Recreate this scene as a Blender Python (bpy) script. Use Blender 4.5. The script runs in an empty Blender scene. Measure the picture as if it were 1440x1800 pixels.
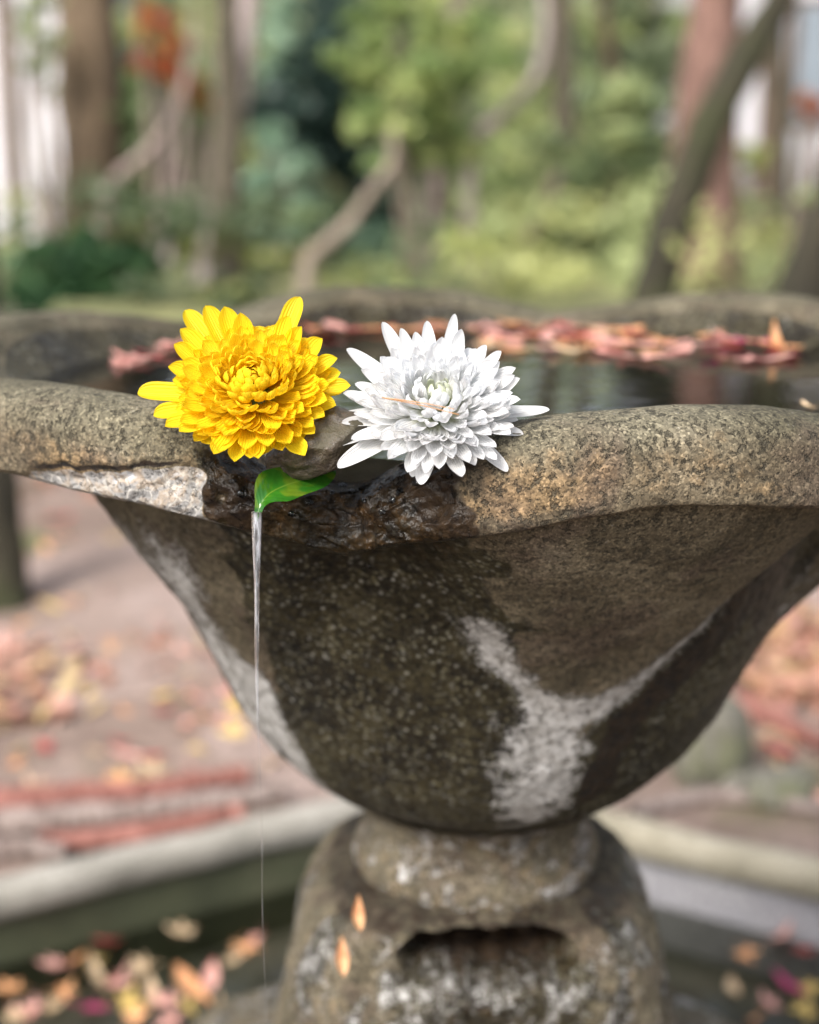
import bpy, math, random
import numpy as np
from mathutils import Vector, Matrix, Euler

random.seed(7)
rng = np.random.default_rng(7)
S = bpy.context.scene
COL = S.collection
R = math.radians
PI = math.pi

# ------------------------------------------------------------------ camera
PITCH = R(13.9)
CAM = Vector((-0.043, -0.905, 0.85))
FPX = 2687.0                                  # focal length in photo pixels (1440 wide)
cam_d = bpy.data.cameras.new('camera')
cam = bpy.data.objects.new('camera', cam_d)
COL.objects.link(cam)
cam.location = CAM
cam.rotation_euler = (PI / 2 - PITCH, 0, 0)
cam_d.sensor_fit = 'HORIZONTAL'
cam_d.sensor_width = 36.0
cam_d.lens = 36.0 * FPX / 1440.0
cam_d.clip_start = 0.02
cam_d.clip_end = 400
cam_d.dof.use_dof = True
cam_d.dof.focus_distance = 0.632
cam_d.dof.aperture_fstop = 5.6
cam_d.dof.aperture_blades = 0
S.camera = cam

# ------------------------------------------------------------------ sky and sun (soft open shade)
SUN_EL, SUN_AZ = 44.0, 214.0                  # azimuth clockwise from +Y
w = bpy.data.worlds.new('World')
S.world = w
w.use_nodes = True
nt = w.node_tree
nt.nodes.clear()
sky = nt.nodes.new('ShaderNodeTexSky')
sky.sky_type = 'NISHITA'
sky.sun_disc = False
sky.sun_elevation = R(SUN_EL)
sky.sun_rotation = R(SUN_AZ)
sky.air_density = 1.0
sky.dust_density = 4.0
hs = nt.nodes.new('ShaderNodeHueSaturation')
hs.inputs['Saturation'].default_value = 0.42
bg = nt.nodes.new('ShaderNodeBackground')
bg.inputs['Strength'].default_value = 0.15
out = nt.nodes.new('ShaderNodeOutputWorld')
nt.links.new(sky.outputs[0], hs.inputs['Color'])
nt.links.new(hs.outputs[0], bg.inputs['Color'])
nt.links.new(bg.outputs[0], out.inputs['Surface'])

sun_d = bpy.data.lights.new('sun', 'SUN')
sun_d.energy = 2.3
sun_d.angle = R(24)
sun_d.color = (1.0, 0.96, 0.9)
sun = bpy.data.objects.new('sun', sun_d)
COL.objects.link(sun)
sun.location = (0, 0, 8)
a, e = R(SUN_AZ), R(SUN_EL)
sdir = Vector((math.sin(a) * math.cos(e), math.cos(a) * math.cos(e), math.sin(e)))
sun.rotation_euler = sdir.to_track_quat('Z', 'Y').to_euler()

S.view_settings.view_transform = 'Standard'
S.view_settings.look = 'None'
S.view_settings.exposure = 1.05
S.view_settings.gamma = 1.0
S.view_settings.use_curve_mapping = False
S.render.engine = 'CYCLES'
S.cycles.use_denoising = True
S.cycles.max_bounces = 10
S.cycles.transmission_bounces = 8
S.cycles.transparent_max_bounces = 8
S.cycles.caustics_reflective = False
S.cycles.caustics_refractive = False
S.cycles.sample_clamp_indirect = 6.0


def at(u, v, dist):
    """World point on a bearing of the photograph at a horizontal distance (m) in front of the camera."""
    fw = Vector((0, math.cos(PITCH), -math.sin(PITCH)))
    up = Vector((0, math.sin(PITCH), math.cos(PITCH)))
    d = fw + Vector((1, 0, 0)) * ((u - 720) / FPX) - up * ((v - 900) / FPX)
    return CAM + d * (dist / d.y)


def on_ground(u, v, z=0.0):
    fw = Vector((0, math.cos(PITCH), -math.sin(PITCH)))
    up = Vector((0, math.sin(PITCH), math.cos(PITCH)))
    d = fw + Vector((1, 0, 0)) * ((u - 720) / FPX) - up * ((v - 900) / FPX)
    return CAM + d * ((z - CAM.z) / d.z)


# ------------------------------------------------------------------ numeric noise
def _hash(ix, iy, iz, seed):
    h = (ix.astype(np.int64) * 374761393 + iy.astype(np.int64) * 668265263 + iz.astype(np.int64) * 2147483647 + seed * 1274126177) & 0xFFFFFFFF
    h = ((h ^ (h >> 13)) * 1274126177) & 0xFFFFFFFF
    h = ((h ^ (h >> 16)) * 2246822519) & 0xFFFFFFFF
    return ((h ^ (h >> 15)) & 0xFFFFFF) / float(0xFFFFFF)


def vnoise(p, seed=0):
    p = np.asarray(p, float)
    i = np.floor(p)
    f = p - i
    f = f * f * f * (f * (f * 6 - 15) + 10)
    i = i.astype(np.int64)
    r = 0
    for dx in (0, 1):
        for dy in (0, 1):
            for dz in (0, 1):
                wgt = (f[..., 0] if dx else 1 - f[..., 0]) * (f[..., 1] if dy else 1 - f[..., 1]) * (f[..., 2] if dz else 1 - f[..., 2])
                r = r + wgt * _hash(i[..., 0] + dx, i[..., 1] + dy, i[..., 2] + dz, seed)
    return r * 2 - 1


def fbm(p, octv=4, seed=0, gain=0.5):
    p = np.asarray(p, float)
    r, amp, tot = 0, 1.0, 0
    for k in range(octv):
        r = r + amp * vnoise(p * (2.03 ** k) + 17.3 * k, seed + k)
        tot += amp
        amp *= gain
    return r / tot


def cells(p, seed=0):
    """Worley noise: distance to nearest and second point, and a random value per cell."""
    p = np.asarray(p, float)
    i = np.floor(p).astype(np.int64)
    d1 = np.full(p.shape[:-1], 9.0)
    d2 = np.full(p.shape[:-1], 9.0)
    val = np.zeros(p.shape[:-1])
    for dx in (-1, 0, 1):
        for dy in (-1, 0, 1):
            for dz in (-1, 0, 1):
                a_, b_, c_ = i[..., 0] + dx, i[..., 1] + dy, i[..., 2] + dz
                q = np.stack([a_ + _hash(a_, b_, c_, seed), b_ + _hash(a_, b_, c_, seed + 5), c_ + _hash(a_, b_, c_, seed + 9)], -1)
                d = np.linalg.norm(q - p, axis=-1)
                v = _hash(a_, b_, c_, seed + 13)
                near = d < d1
                d2 = np.where(near, d1, np.minimum(d2, d))
                val = np.where(near, v, val)
                d1 = np.where(near, d, d1)
    return d1, d2, val


def sstep(a_, b_, x):
    t = np.clip((x - a_) / (b_ - a_), 0, 1)
    return t * t * (3 - 2 * t)


# ------------------------------------------------------------------ object helpers
def mesh_obj(name, verts, faces, mat=None, parent=None, smooth=True, attrs=None, fattrs=None):
    me = bpy.data.meshes.new(name)
    verts = np.asarray(verts, float)
    if isinstance(faces, np.ndarray):
        n, k = faces.shape
        me.vertices.add(len(verts))
        me.vertices.foreach_set('co', verts.astype(np.float32).ravel())
        me.loops.add(n * k)
        me.loops.foreach_set('vertex_index', faces.astype(np.int32).ravel())
        me.polygons.add(n)
        me.polygons.foreach_set('loop_start', np.arange(0, n * k, k, dtype=np.int32))
        me.polygons.foreach_set('loop_total', np.full(n, k, dtype=np.int32))
        me.update(calc_edges=True)
    else:
        me.from_pydata([tuple(v) for v in verts], [], [tuple(f) for f in faces])
    me.validate()
    if smooth:
        me.polygons.foreach_set('use_smooth', np.ones(len(me.polygons), dtype=bool))
    for k, v in (attrs or {}).items():
        at_ = me.attributes.new(k, 'FLOAT', 'POINT')
        at_.data.foreach_set('value', np.asarray(v, np.float32).ravel())
    for k, v in (fattrs or {}).items():
        at_ = me.attributes.new(k, 'FLOAT', 'FACE')
        at_.data.foreach_set('value', np.asarray(v, np.float32).ravel())
    if mat:
        me.materials.append(mat)
    o = bpy.data.objects.new(name, me)
    COL.objects.link(o)
    if parent:
        o.parent = parent
    return o


def inst(name, me, parent=None):
    o = bpy.data.objects.new(name, me)
    COL.objects.link(o)
    if parent:
        o.parent = parent
    return o


def tag(o, label=None, cat=None, group=None, kind=None):
    if label:
        o['label'] = label
    if cat:
        o['category'] = cat
    if group:
        o['group'] = group
    if kind:
        o['kind'] = kind
    return o


def empty(name, loc=(0, 0, 0)):
    o = bpy.data.objects.new(name, None)
    o.empty_display_size = 0.05
    COL.objects.link(o)
    o.location = loc
    return o


def grid_faces(nu, nv, close_u=False, close_v=False):
    """Quads of an nu x nv vertex grid (index = i*nv + j)."""
    I = np.arange(nu if close_u else nu - 1)
    J = np.arange(nv if close_v else nv - 1)
    i, j = np.meshgrid(I, J, indexing='ij')
    i2, j2 = (i + 1) % nu, (j + 1) % nv
    return np.stack([i * nv + j, i2 * nv + j, i2 * nv + j2, i * nv + j2], -1).reshape(-1, 4)


def tube(path, rad, sides=14, bump=0.0, seed=0, freq=6.0, cap=True):
    """A tapered tube along a path, with bumpy bark relief."""
    P = np.array([tuple(p) for p in path], float)
    n = len(P)
    rad = np.asarray(rad, float) * np.ones(n)
    T = np.gradient(P, axis=0)
    T /= np.linalg.norm(T, axis=1)[:, None]
    ref = np.array([0.0, 1.0, 0.13]) if abs(T[0][2]) > 0.6 else np.array([0.0, 0.1, 1.0])
    U = np.cross(T, ref)
    U /= np.linalg.norm(U, axis=1)[:, None]
    V = np.cross(T, U)
    th = np.linspace(0, 2 * PI, sides, endpoint=False)
    ring = U[:, None, :] * np.cos(th)[None, :, None] + V[:, None, :] * np.sin(th)[None, :, None]
    v = P[:, None, :] + ring * rad[:, None, None]
    if bump:
        nse = fbm(v * np.array([freq, freq, freq * 0.35]), 3, seed)
        v = v + ring * (nse * bump)[..., None] * rad[:, None, None]
    faces = [tuple(f) for f in grid_faces(n, sides, close_v=True)]
    v = v.reshape(-1, 3)
    if cap:
        v = np.vstack([v, P[0], P[-1]])
        a_, b_ = len(v) - 2, len(v) - 1
        for k in range(sides):
            faces.append((a_, (k + 1) % sides, k))
            faces.append((b_, (n - 1) * sides + k, (n - 1) * sides + (k + 1) % sides))
    return v, faces


def smooth_path(pts, n=24):
    """Catmull-Rom through points."""
    P = np.array([tuple(p) for p in pts], float)
    P = np.vstack([2 * P[0] - P[1], P, 2 * P[-1] - P[-2]])
    t = np.linspace(0, len(P) - 3, n)
    o = []
    for x in t:
        k = min(int(x), len(P) - 4)
        u = x - k
        a_, b_, c_, d_ = P[k:k + 4]
        o.append(0.5 * ((2 * b_) + (-a_ + c_) * u + (2 * a_ - 5 * b_ + 4 * c_ - d_) * u * u + (-a_ + 3 * b_ - 3 * c_ + d_) * u ** 3))
    return np.array(o)


# ------------------------------------------------------------------ materials
class NT:
    def __init__(self, name):
        self.m = bpy.data.materials.new(name)
        self.m.use_nodes = True
        self.t = self.m.node_tree
        self.t.nodes.clear()
        self.out = self.t.nodes.new('ShaderNodeOutputMaterial')

    def n(self, typ, ins=None, **props):
        nd = self.t.nodes.new(typ)
        for k, v in props.items():
            setattr(nd, k, v)
        for k, v in (ins or {}).items():
            self.set(nd, k, v)
        return nd

    def set(self, nd, k, v):
        s = nd.inputs[k]
        if isinstance(v, bpy.types.NodeSocket):
            self.t.links.new(v, s)
        elif isinstance(v, bpy.types.Node):
            self.t.links.new(v.outputs[0], s)
        elif isinstance(v, (tuple, list)) and len(v) == 3 and s.type == 'RGBA':
            s.default_value = (*v, 1)
        else:
            s.default_value = v

    def attr(self, name):
        return self.n('ShaderNodeAttribute', attribute_name=name).outputs['Fac']

    def coord(self, kind='Object'):
        return self.n('ShaderNodeTexCoord').outputs[kind]

    def noise(self, vec, scale, detail=4, rough=0.55, dist=0.0):
        return self.n('ShaderNodeTexNoise', {'Vector': vec, 'Scale': scale, 'Detail': detail, 'Roughness': rough, 'Distortion': dist}).outputs[0]

    def math(self, op, a_, b_=0.0, c_=None, clamp=False):
        nd = self.n('ShaderNodeMath', operation=op, use_clamp=clamp)
        self.set(nd, 0, a_)
        self.set(nd, 1, b_)
        if c_ is not None:
            self.set(nd, 2, c_)
        return nd.outputs[0]

    def ramp(self, fac, stops, interp='LINEAR'):
        nd = self.n('ShaderNodeValToRGB')
        nd.color_ramp.interpolation = interp
        el = nd.color_ramp.elements
        while len(el) < len(stops):
            el.new(0.5)
        for e_, (p, c) in zip(el, stops):
            e_.position = p
            e_.color = (*c, 1) if not isinstance(c, (int, float)) else (c, c, c, 1)
        self.set(nd, 'Fac', fac)
        return nd.outputs[0]

    def mix(self, fac, a_, b_, mode='MIX'):
        nd = self.n('ShaderNodeMix', data_type='RGBA', blend_type=mode)
        nd.clamp_factor = True
        for sock, v in ((nd.inputs[0], fac), (nd.inputs[6], a_), (nd.inputs[7], b_)):
            if isinstance(v, bpy.types.NodeSocket):
                self.t.links.new(v, sock)
            elif isinstance(v, (tuple, list)):
                sock.default_value = (*v, 1)
            else:
                sock.default_value = v
        return nd.outputs[2]

    def range(self, v, a_, b_, c_=0.0, d_=1.0):
        nd = self.n('ShaderNodeMapRange', {'Value': v, 'From Min': a_, 'From Max': b_, 'To Min': c_, 'To Max': d_})
        nd.interpolation_type = 'SMOOTHSTEP'
        return nd.outputs[0]

    def bump(self, h, strength, dist, normal=None):
        nd = self.n('ShaderNodeBump', {'Height': h, 'Strength': strength, 'Distance': dist})
        if normal is not None:
            self.set(nd, 'Normal', normal)
        return nd.outputs[0]

    def principled(self, **ins):
        names = {k.replace('_', ' '): v for k, v in ins.items()}
        p = self.n('ShaderNodeBsdfPrincipled')
        for k, v in names.items():
            self.set(p, k, v)
        return p.outputs[0]

    def done(self, sh):
        self.t.links.new(sh, self.out.inputs['Surface'])
        return self.m


def mat_bowl():
    M = NT('weathered_stone')
    c = M.coord()
    g1 = M.n('ShaderNodeTexVoronoi', {'Vector': c, 'Scale': 1050.0, 'Randomness': 1.0})
    grain = M.n('ShaderNodeSeparateColor', {0: g1.outputs['Color']}).outputs[0]
    fine = M.noise(c, 900, 3, 0.7)
    mid = M.noise(c, 130, 5, 0.65)
    big = M.noise(c, 22, 5, 0.6, 0.4)
    big2 = M.noise(c, 11, 4, 0.6)
    wet0, spall0, dep0, blk0, och0, top0 = (M.attr(k) for k in ('wet', 'spall', 'deposit_glint', 'black', 'ochre', 'topside'))
    # dry granite: grey olive matrix with pale and dark grains
    mtx = M.ramp(big, [(0.3, (0.055, 0.043, 0.026)), (0.48, (0.118, 0.094, 0.060)), (0.62, (0.175, 0.143, 0.095)), (0.75, (0.23, 0.20, 0.15))])
    grey = M.ramp(big2, [(0.35, (0.062, 0.056, 0.034)), (0.65, (0.145, 0.131, 0.09))])
    base = M.mix(M.math('MULTIPLY', top0, 0.85), mtx, grey)
    och = M.ramp(mid, [(0.3, (0.12, 0.075, 0.033)), (0.6, (0.29, 0.195, 0.10))])
    base = M.mix(M.math('MULTIPLY', M.range(M.math('ADD', och0, M.math('MULTIPLY', M.math('SUBTRACT', mid, 0.5), 1.1)), 0.25, 0.75), 0.75), base, och)
    base = M.mix(M.math('MULTIPLY', M.range(M.noise(c, 17, 4, 0.6, 0.5), 0.5, 0.66), 0.5), base, (0.085, 0.058, 0.045))
    gr = M.ramp(grain, [(0.0, 0.36), (0.25, 0.72), (0.6, 1.0), (0.85, 1.35), (1.0, 2.1)])
    base = M.mix(0.8, base, gr, 'MULTIPLY')
    pit = M.range(M.noise(c, 260, 4, 0.75), 0.36, 0.46)
    base = M.mix(M.math('MULTIPLY', M.math('SUBTRACT', 1.0, pit), 0.62), base, (0.05, 0.045, 0.032))
    # fresh break: pale layered chalky grey
    cr = M.n('ShaderNodeTexVoronoi', {'Vector': M.n('ShaderNodeVectorMath', {0: c, 1: M.n('ShaderNodeVectorMath', {0: M.n('ShaderNodeTexNoise', {'Vector': c, 'Scale': 70.0, 'Detail': 3.0}).outputs['Color'], 1: (0.02, 0.02, 0.02)}, operation='MULTIPLY').outputs[0]}, operation='ADD').outputs[0], 'Scale': 85.0}, feature='DISTANCE_TO_EDGE')
    vein = M.range(cr.outputs['Distance'], 0.0, 0.07, 1.0, 0.0)
    chalk = M.ramp(M.noise(c, 60, 5, 0.6, 1.2), [(0.3, (0.13, 0.125, 0.12)), (0.45, (0.27, 0.265, 0.26)), (0.55, (0.34, 0.28, 0.22)), (0.68, (0.44, 0.45, 0.47))])
    chalk = M.mix(M.math('MULTIPLY', vein, 0.55), chalk, (0.58, 0.55, 0.5))
    spall = M.range(M.math('ADD', spall0, M.math('MULTIPLY', M.math('SUBTRACT', mid, 0.5), 0.35)), 0.42, 0.56)
    base = M.mix(spall, base, chalk)
    # mineral crust, plus the pale glint painted below the pedestal slot
    dn = M.math('ADD', M.math('MULTIPLY', M.math('SUBTRACT', mid, 0.5), 0.9), M.math('MULTIPLY', M.math('SUBTRACT', M.noise(c, 330, 4, 0.7), 0.5), 1.3))
    stk = M.noise(M.n('ShaderNodeMapping', {'Vector': c, 'Scale': (1.0, 1.0, 0.2)}).outputs[0], 110, 4, 0.6)
    dn = M.math('ADD', M.math('MULTIPLY', M.math('SUBTRACT', mid, 0.5), 0.8), M.math('MULTIPLY', M.math('SUBTRACT', grain, 0.5), 0.55))
    dn = M.math('ADD', dn, M.math('MULTIPLY', M.math('SUBTRACT', fine, 0.5), 0.8))
    dn = M.math('ADD', dn, M.math('MULTIPLY', M.math('SUBTRACT', stk, 0.5), 0.55))
    dep = M.range(M.math('ADD', dep0, dn), 0.34, 0.74)
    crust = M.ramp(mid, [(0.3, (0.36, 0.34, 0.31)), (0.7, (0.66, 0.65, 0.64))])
    # wet algae stone with speckles
    wn = M.math('ADD', M.math('MULTIPLY', M.math('SUBTRACT', mid, 0.5), 0.6), M.math('MULTIPLY', M.math('SUBTRACT', fine, 0.5), 0.3))
    wet = M.range(M.math('ADD', wet0, wn), 0.38, 0.6)
    spk_t = M.n('ShaderNodeTexVoronoi', {'Vector': c, 'Scale': 340.0})
    spk_r = M.n('ShaderNodeSeparateColor', {0: spk_t.outputs['Color']})
    spk = M.math('MULTIPLY', M.range(spk_t.outputs['Distance'], 0.15, 0.62, 1.0, 0.0), M.range(spk_r.outputs[1], 0.1, 0.8))
    spk = M.math('MULTIPLY', spk, M.range(M.noise(c, 60, 4, 0.7), 0.30, 0.58))
    wcol = M.ramp(M.math('ADD', M.math('MULTIPLY', big, 0.6), M.math('MULTIPLY', mid, 0.4)), [(0.36, (0.004, 0.003, 0.002)), (0.46, (0.016, 0.012, 0.006)), (0.55, (0.036, 0.029, 0.013)), (0.67, (0.066, 0.056, 0.034))])
    wcol = M.mix(M.math('MULTIPLY', M.attr('soaked'), 0.75), wcol, M.ramp(mid, [(0.4, (0.003, 0.002, 0.0015)), (0.55, (0.014, 0.007, 0.003)), (0.7, (0.05, 0.024, 0.008))]))
    wcol = M.mix(0.6, wcol, M.ramp(fine, [(0.35, 0.45), (0.65, 1.6)]), 'MULTIPLY')
    wcol = M.mix(M.math('MULTIPLY', spk, M.math('SUBTRACT', 0.85, M.math('MULTIPLY', M.attr('soaked'), 0.8))), wcol, M.ramp(spk_r.outputs[2], [(0.0, (0.12, 0.105, 0.055)), (0.6, (0.20, 0.19, 0.135)), (1.0, (0.34, 0.335, 0.30))]))
    base = M.mix(wet, base, wcol)
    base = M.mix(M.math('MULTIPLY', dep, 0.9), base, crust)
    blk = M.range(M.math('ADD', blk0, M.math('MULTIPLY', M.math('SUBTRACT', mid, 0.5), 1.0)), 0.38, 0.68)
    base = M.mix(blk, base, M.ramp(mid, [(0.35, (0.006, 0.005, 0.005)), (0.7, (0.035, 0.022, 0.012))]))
    gl = M.math('MAXIMUM', M.math('MULTIPLY', wet, M.attr('soaked')), M.math('MULTIPLY', blk, M.attr('soaked')))
    rough = M.n('ShaderNodeMapRange', {'Value': gl, 'From Min': 0.0, 'From Max': 1.0, 'To Min': 0.82, 'To Max': 0.09}).outputs[0]
    rough = M.mix(M.math('MULTIPLY', M.math('MULTIPLY', wet, 0.5), M.math('SUBTRACT', 1.0, gl)), rough, (0.2, 0.2, 0.2))
    h = M.math('ADD', M.math('MULTIPLY', grain, 0.35), M.math('ADD', M.math('MULTIPLY', fine, 0.5), M.math('MULTIPLY', pit, 0.9)))
    hd = M.mix(gl, h, M.math('MULTIPLY', M.noise(c, 150, 3, 0.5, 0.6), 1.3))
    nrm = M.bump(hd, 0.75, 0.0012)
    nrm = M.bump(M.math('ADD', mid, M.math('MULTIPLY', dep, 0.35)), 0.6, 0.003, nrm)
    return M.done(M.principled(Base_Color=base, Roughness=rough, Normal=nrm, Specular_IOR_Level=M.n('ShaderNodeMapRange', {'Value': gl, 'To Min': 0.28, 'To Max': 0.14}).outputs[0]))


def mat_stone(name, stops, scale=30.0, rough=0.85, grain=500.0, bumpd=0.002, moss=None, gloss=None):
    M = NT(name)
    c = M.coord()
    b = M.noise(c, scale, 6, 0.62, 0.3)
    col = M.ramp(b, stops)
    g = M.noise(c, grain, 3, 0.7)
    col = M.mix(0.75, col, M.ramp(g, [(0.3, 0.45), (0.5, 0.95), (0.7, 1.6)]), 'MULTIPLY')
    if moss:
        mk = M.range(M.noise(c, scale * 0.7, 5, 0.65), 0.46, 0.62)
        col = M.mix(M.math('MULTIPLY', mk, 0.8), col, moss)
    r = rough
    if gloss:
        r = M.range(M.noise(c, scale * 1.4, 4, 0.6), 0.42, 0.6, gloss, rough)
    return M.done(M.principled(Base_Color=col, Roughness=r, Normal=M.bump(M.math('ADD', g, b), 0.7, bumpd)))


def mat_leafy(name, stops, trans=0.35, rough=0.5, attr='tone'):
    """Leaf colours picked by a random tone per leaf; light comes through the blade."""
    M = NT(name)
    col = M.ramp(M.attr(attr), stops)
    d = M.principled(Base_Color=col, Roughness=rough, Specular_IOR_Level=0.35)
    t = M.n('ShaderNodeBsdfTranslucent', {'Color': col}).outputs[0]
    mx = M.n('ShaderNodeMixShader', {0: trans})
    M.t.links.new(d, mx.inputs[1])
    M.t.links.new(t, mx.inputs[2])
    return M.done(mx.outputs[0])


def mat_petal(name, c_in, c_mid, c_out, trans=0.3):
    """Petal: colour runs from the throat to the tip; fine lengthwise veins."""
    M = NT(name)
    s = M.attr('along')
    x = M.attr('across')
    tier = M.attr('tier')
    col = M.ramp(s, [(0.0, c_in), (0.45, c_mid), (1.0, c_out)])
    rnd = M.n('ShaderNodeObjectInfo').outputs['Random']
    col = M.mix(1.0, col, M.ramp(rnd, [(0.0, (0.88, 0.86, 0.84)), (0.6, (1.0, 1.0, 1.0))]), 'MULTIPLY')
    heart = M.math('MULTIPLY', M.range(tier, 0.0, 0.22, 1.0, 0.0), 0.8)
    col = M.mix(heart, col, c_in)
    vein = M.n('ShaderNodeTexWave', {'Vector': M.n('ShaderNodeCombineXYZ', {0: x, 1: M.math('MULTIPLY', s, 0.15)}).outputs[0], 'Scale': 1.3, 'Distortion': 0.6})
    nz = M.noise(M.coord(), 420, 3, 0.6)
    nrm = M.bump(M.math('ADD', vein.outputs[1], M.math('MULTIPLY', nz, 0.6)), 0.4, 0.0008)
    d = M.principled(Base_Color=col, Roughness=0.5, Normal=nrm, Specular_IOR_Level=0.3)
    t = M.n('ShaderNodeBsdfTranslucent', {'Color': col, 'Normal': nrm}).outputs[0]
    mx = M.n('ShaderNodeMixShader', {0: trans})
    M.t.links.new(d, mx.inputs[1])
    M.t.links.new(t, mx.inputs[2])
    return M.done(mx.outputs[0])


def mat_bark(name, dark, light, moss=None, scale=14.0):
    M = NT(name)
    c = M.coord()
    mp = M.n('ShaderNodeMapping', {'Vector': c, 'Scale': (1.0, 1.0, 0.22)}).outputs[0]
    f = M.noise(mp, scale * 2.5, 6, 0.65, 0.4)
    b = M.noise(c, scale * 0.25, 4, 0.6)
    col = M.mix(M.range(f, 0.35, 0.65), dark, light)
    col = M.mix(0.6, col, M.ramp(b, [(0.35, 0.6), (0.65, 1.35)]), 'MULTIPLY')
    if moss:
        col = M.mix(M.range(M.noise(c, scale * 0.2, 4, 0.6), 0.45, 0.6), col, moss)
    return M.done(M.principled(Base_Color=col, Roughness=0.9, Normal=M.bump(f, 0.8, 0.02)))


def mat_water(name, col, rough=0.0, ripple=(30.0, 0.12, 0.004)):
    M = NT(name)
    c = M.coord()
    nz = M.noise(c, ripple[0], 3, 0.5, 0.4)
    return M.done(M.principled(Base_Color=col, Roughness=rough, IOR=1.33, Transmission_Weight=1.0, Normal=M.bump(nz, ripple[1], ripple[2])))


def mat_plain(name, col, rough=0.6, var=0.25, scale=40.0):
    M = NT(name)
    c = M.coord()
    f = M.noise(c, scale, 4, 0.6)
    cc = M.mix(0.8, col, M.ramp(f, [(0.3, 1 - var * 1.6), (0.7, 1 + var)]), 'MULTIPLY')
    return M.done(M.principled(Base_Color=cc, Roughness=rough, Normal=M.bump(f, 0.3, 0.003)))


M_BOWL = mat_bowl()

# ================================================================== LARGE STRUCTURE
# ------------------------------------------------------------------ terrain
HEX_R = 1.0                                    # inner corner radius of the pool, corner away from the camera


def hex_r(th, rad):
    """Radius of a hexagon (corner on +Y) at polar angle th measured from +Y."""
    t = np.mod(th, PI / 3) - PI / 6
    return rad * math.cos(PI / 6) / np.cos(t)


def terrain_z(x, y):
    x, y = np.asarray(x, float), np.asarray(y, float)
    d = np.hypot(x, y)
    p = np.stack([x, y, np.zeros_like(x)], -1)
    near = sstep(1.25, 2.2, d)
    z = fbm(p * 1.6, 4, 3) * 0.035 * near + fbm(p * 0.35, 3, 9) * 0.10 * sstep(2, 5, d)
    z = z + sstep(15, 36, y) * 5.0
    return z


M_EARTH = NT('forest_earth')
_c = M_EARTH.coord()
_b = M_EARTH.noise(_c, 1.7, 6, 0.62, 0.5)
_f = M_EARTH.noise(_c, 45, 5, 0.7)
_col = M_EARTH.ramp(_b, [(0.3, (0.10, 0.062, 0.045)), (0.48, (0.23, 0.165, 0.135)), (0.62, (0.33, 0.25, 0.22)), (0.75, (0.21, 0.11, 0.08))])
_col = M_EARTH.mix(0.7, _col, M_EARTH.ramp(_f, [(0.3, 0.5), (0.7, 1.5)]), 'MULTIPLY')
_moss = M_EARTH.range(M_EARTH.noise(_c, 1.1, 5, 0.6), 0.53, 0.62)
_col = M_EARTH.mix(M_EARTH.math('MULTIPLY', _moss, 0.8), _col, (0.10, 0.12, 0.028))
_sy = M_EARTH.n('ShaderNodeSeparateXYZ', {0: _c}).outputs[1]
_gc = M_EARTH.ramp(M_EARTH.noise(_c, 3.0, 5, 0.65), [(0.35, (0.06, 0.075, 0.025)), (0.5, (0.15, 0.17, 0.055)), (0.65, (0.26, 0.26, 0.10))])
_col = M_EARTH.mix(M_EARTH.math('MULTIPLY', M_EARTH.range(M_EARTH.math('ADD', _sy, M_EARTH.math('MULTIPLY', _b, 2.0)), 5.2, 7.2), 0.85), _col, _gc)
M_EARTH = M_EARTH.done(M_EARTH.principled(Base_Color=_col, Roughness=0.95, Normal=M_EARTH.bump(_f, 0.8, 0.02)))

nth, nr = 240, 120
th = np.linspace(0, 2 * PI, nth, endpoint=False)
kk = np.concatenate([[0.0], np.geomspace(0.02, 1.0, nr - 1)])
r0 = hex_r(th, 1.024)
rr = r0[:, None] + (90.0 - r0[:, None]) * kk[None, :]
gx, gy = rr * np.sin(th)[:, None], rr * np.cos(th)[:, None]
gz = terrain_z(gx, gy)
gz[:, 0] = 0.0
ground = mesh_obj('ground', np.stack([gx, gy, gz], -1).reshape(-1, 3), grid_faces(nth, nr, close_u=True), M_EARTH)
tag(ground, kind='structure')

# ------------------------------------------------------------------ hexagonal pool
M_COPE = mat_stone('coping_stone_grey', [(0.3, (0.13, 0.12, 0.10)), (0.5, (0.24, 0.225, 0.195)), (0.7, (0.33, 0.31, 0.275))], 9.0, 0.8, 260.0)
M_COPE2 = mat_stone('coping_stone_tan', [(0.3, (0.19, 0.17, 0.12)), (0.5, (0.33, 0.295, 0.22)), (0.7, (0.42, 0.38, 0.30))], 9.0, 0.8, 260.0)
M_WALL = mat_stone('pool_wall_grey', [(0.3, (0.20, 0.19, 0.20)), (0.55, (0.31, 0.30, 0.315)), (0.75, (0.38, 0.365, 0.37))], 5.0, 0.7, 200.0)
M_WALLM = mat_stone('pool_wall_algae', [(0.3, (0.028, 0.032, 0.016)), (0.55, (0.055, 0.06, 0.032)), (0.75, (0.10, 0.095, 0.06))], 6.0, 0.6, 200.0)
M_FLOOR = mat_stone('pool_floor_silt', [(0.3, (0.05, 0.052, 0.036)), (0.5, (0.10, 0.095, 0.075)), (0.7, (0.17, 0.14, 0.11))], 7.0, 0.7, 120.0)
Mp = NT('pool_water')
_n = Mp.bump(Mp.noise(Mp.coord(), 14.0, 3, 0.5, 0.4), 0.06, 0.004)
_mx = Mp.n('ShaderNodeMixShader', {0: Mp.n('ShaderNodeFresnel', {'IOR': 1.33, 'Normal': _n}).outputs[0]})
Mp.t.links.new(Mp.n('ShaderNodeBsdfTransparent', {'Color': (0.72, 0.74, 0.68, 1)}).outputs[0], _mx.inputs[1])
Mp.t.links.new(Mp.n('ShaderNodeBsdfGlossy', {'Roughness': 0.03, 'Normal': _n}).outputs[0], _mx.inputs[2])
M_POOLW = Mp.done(_mx.outputs[0])

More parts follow.
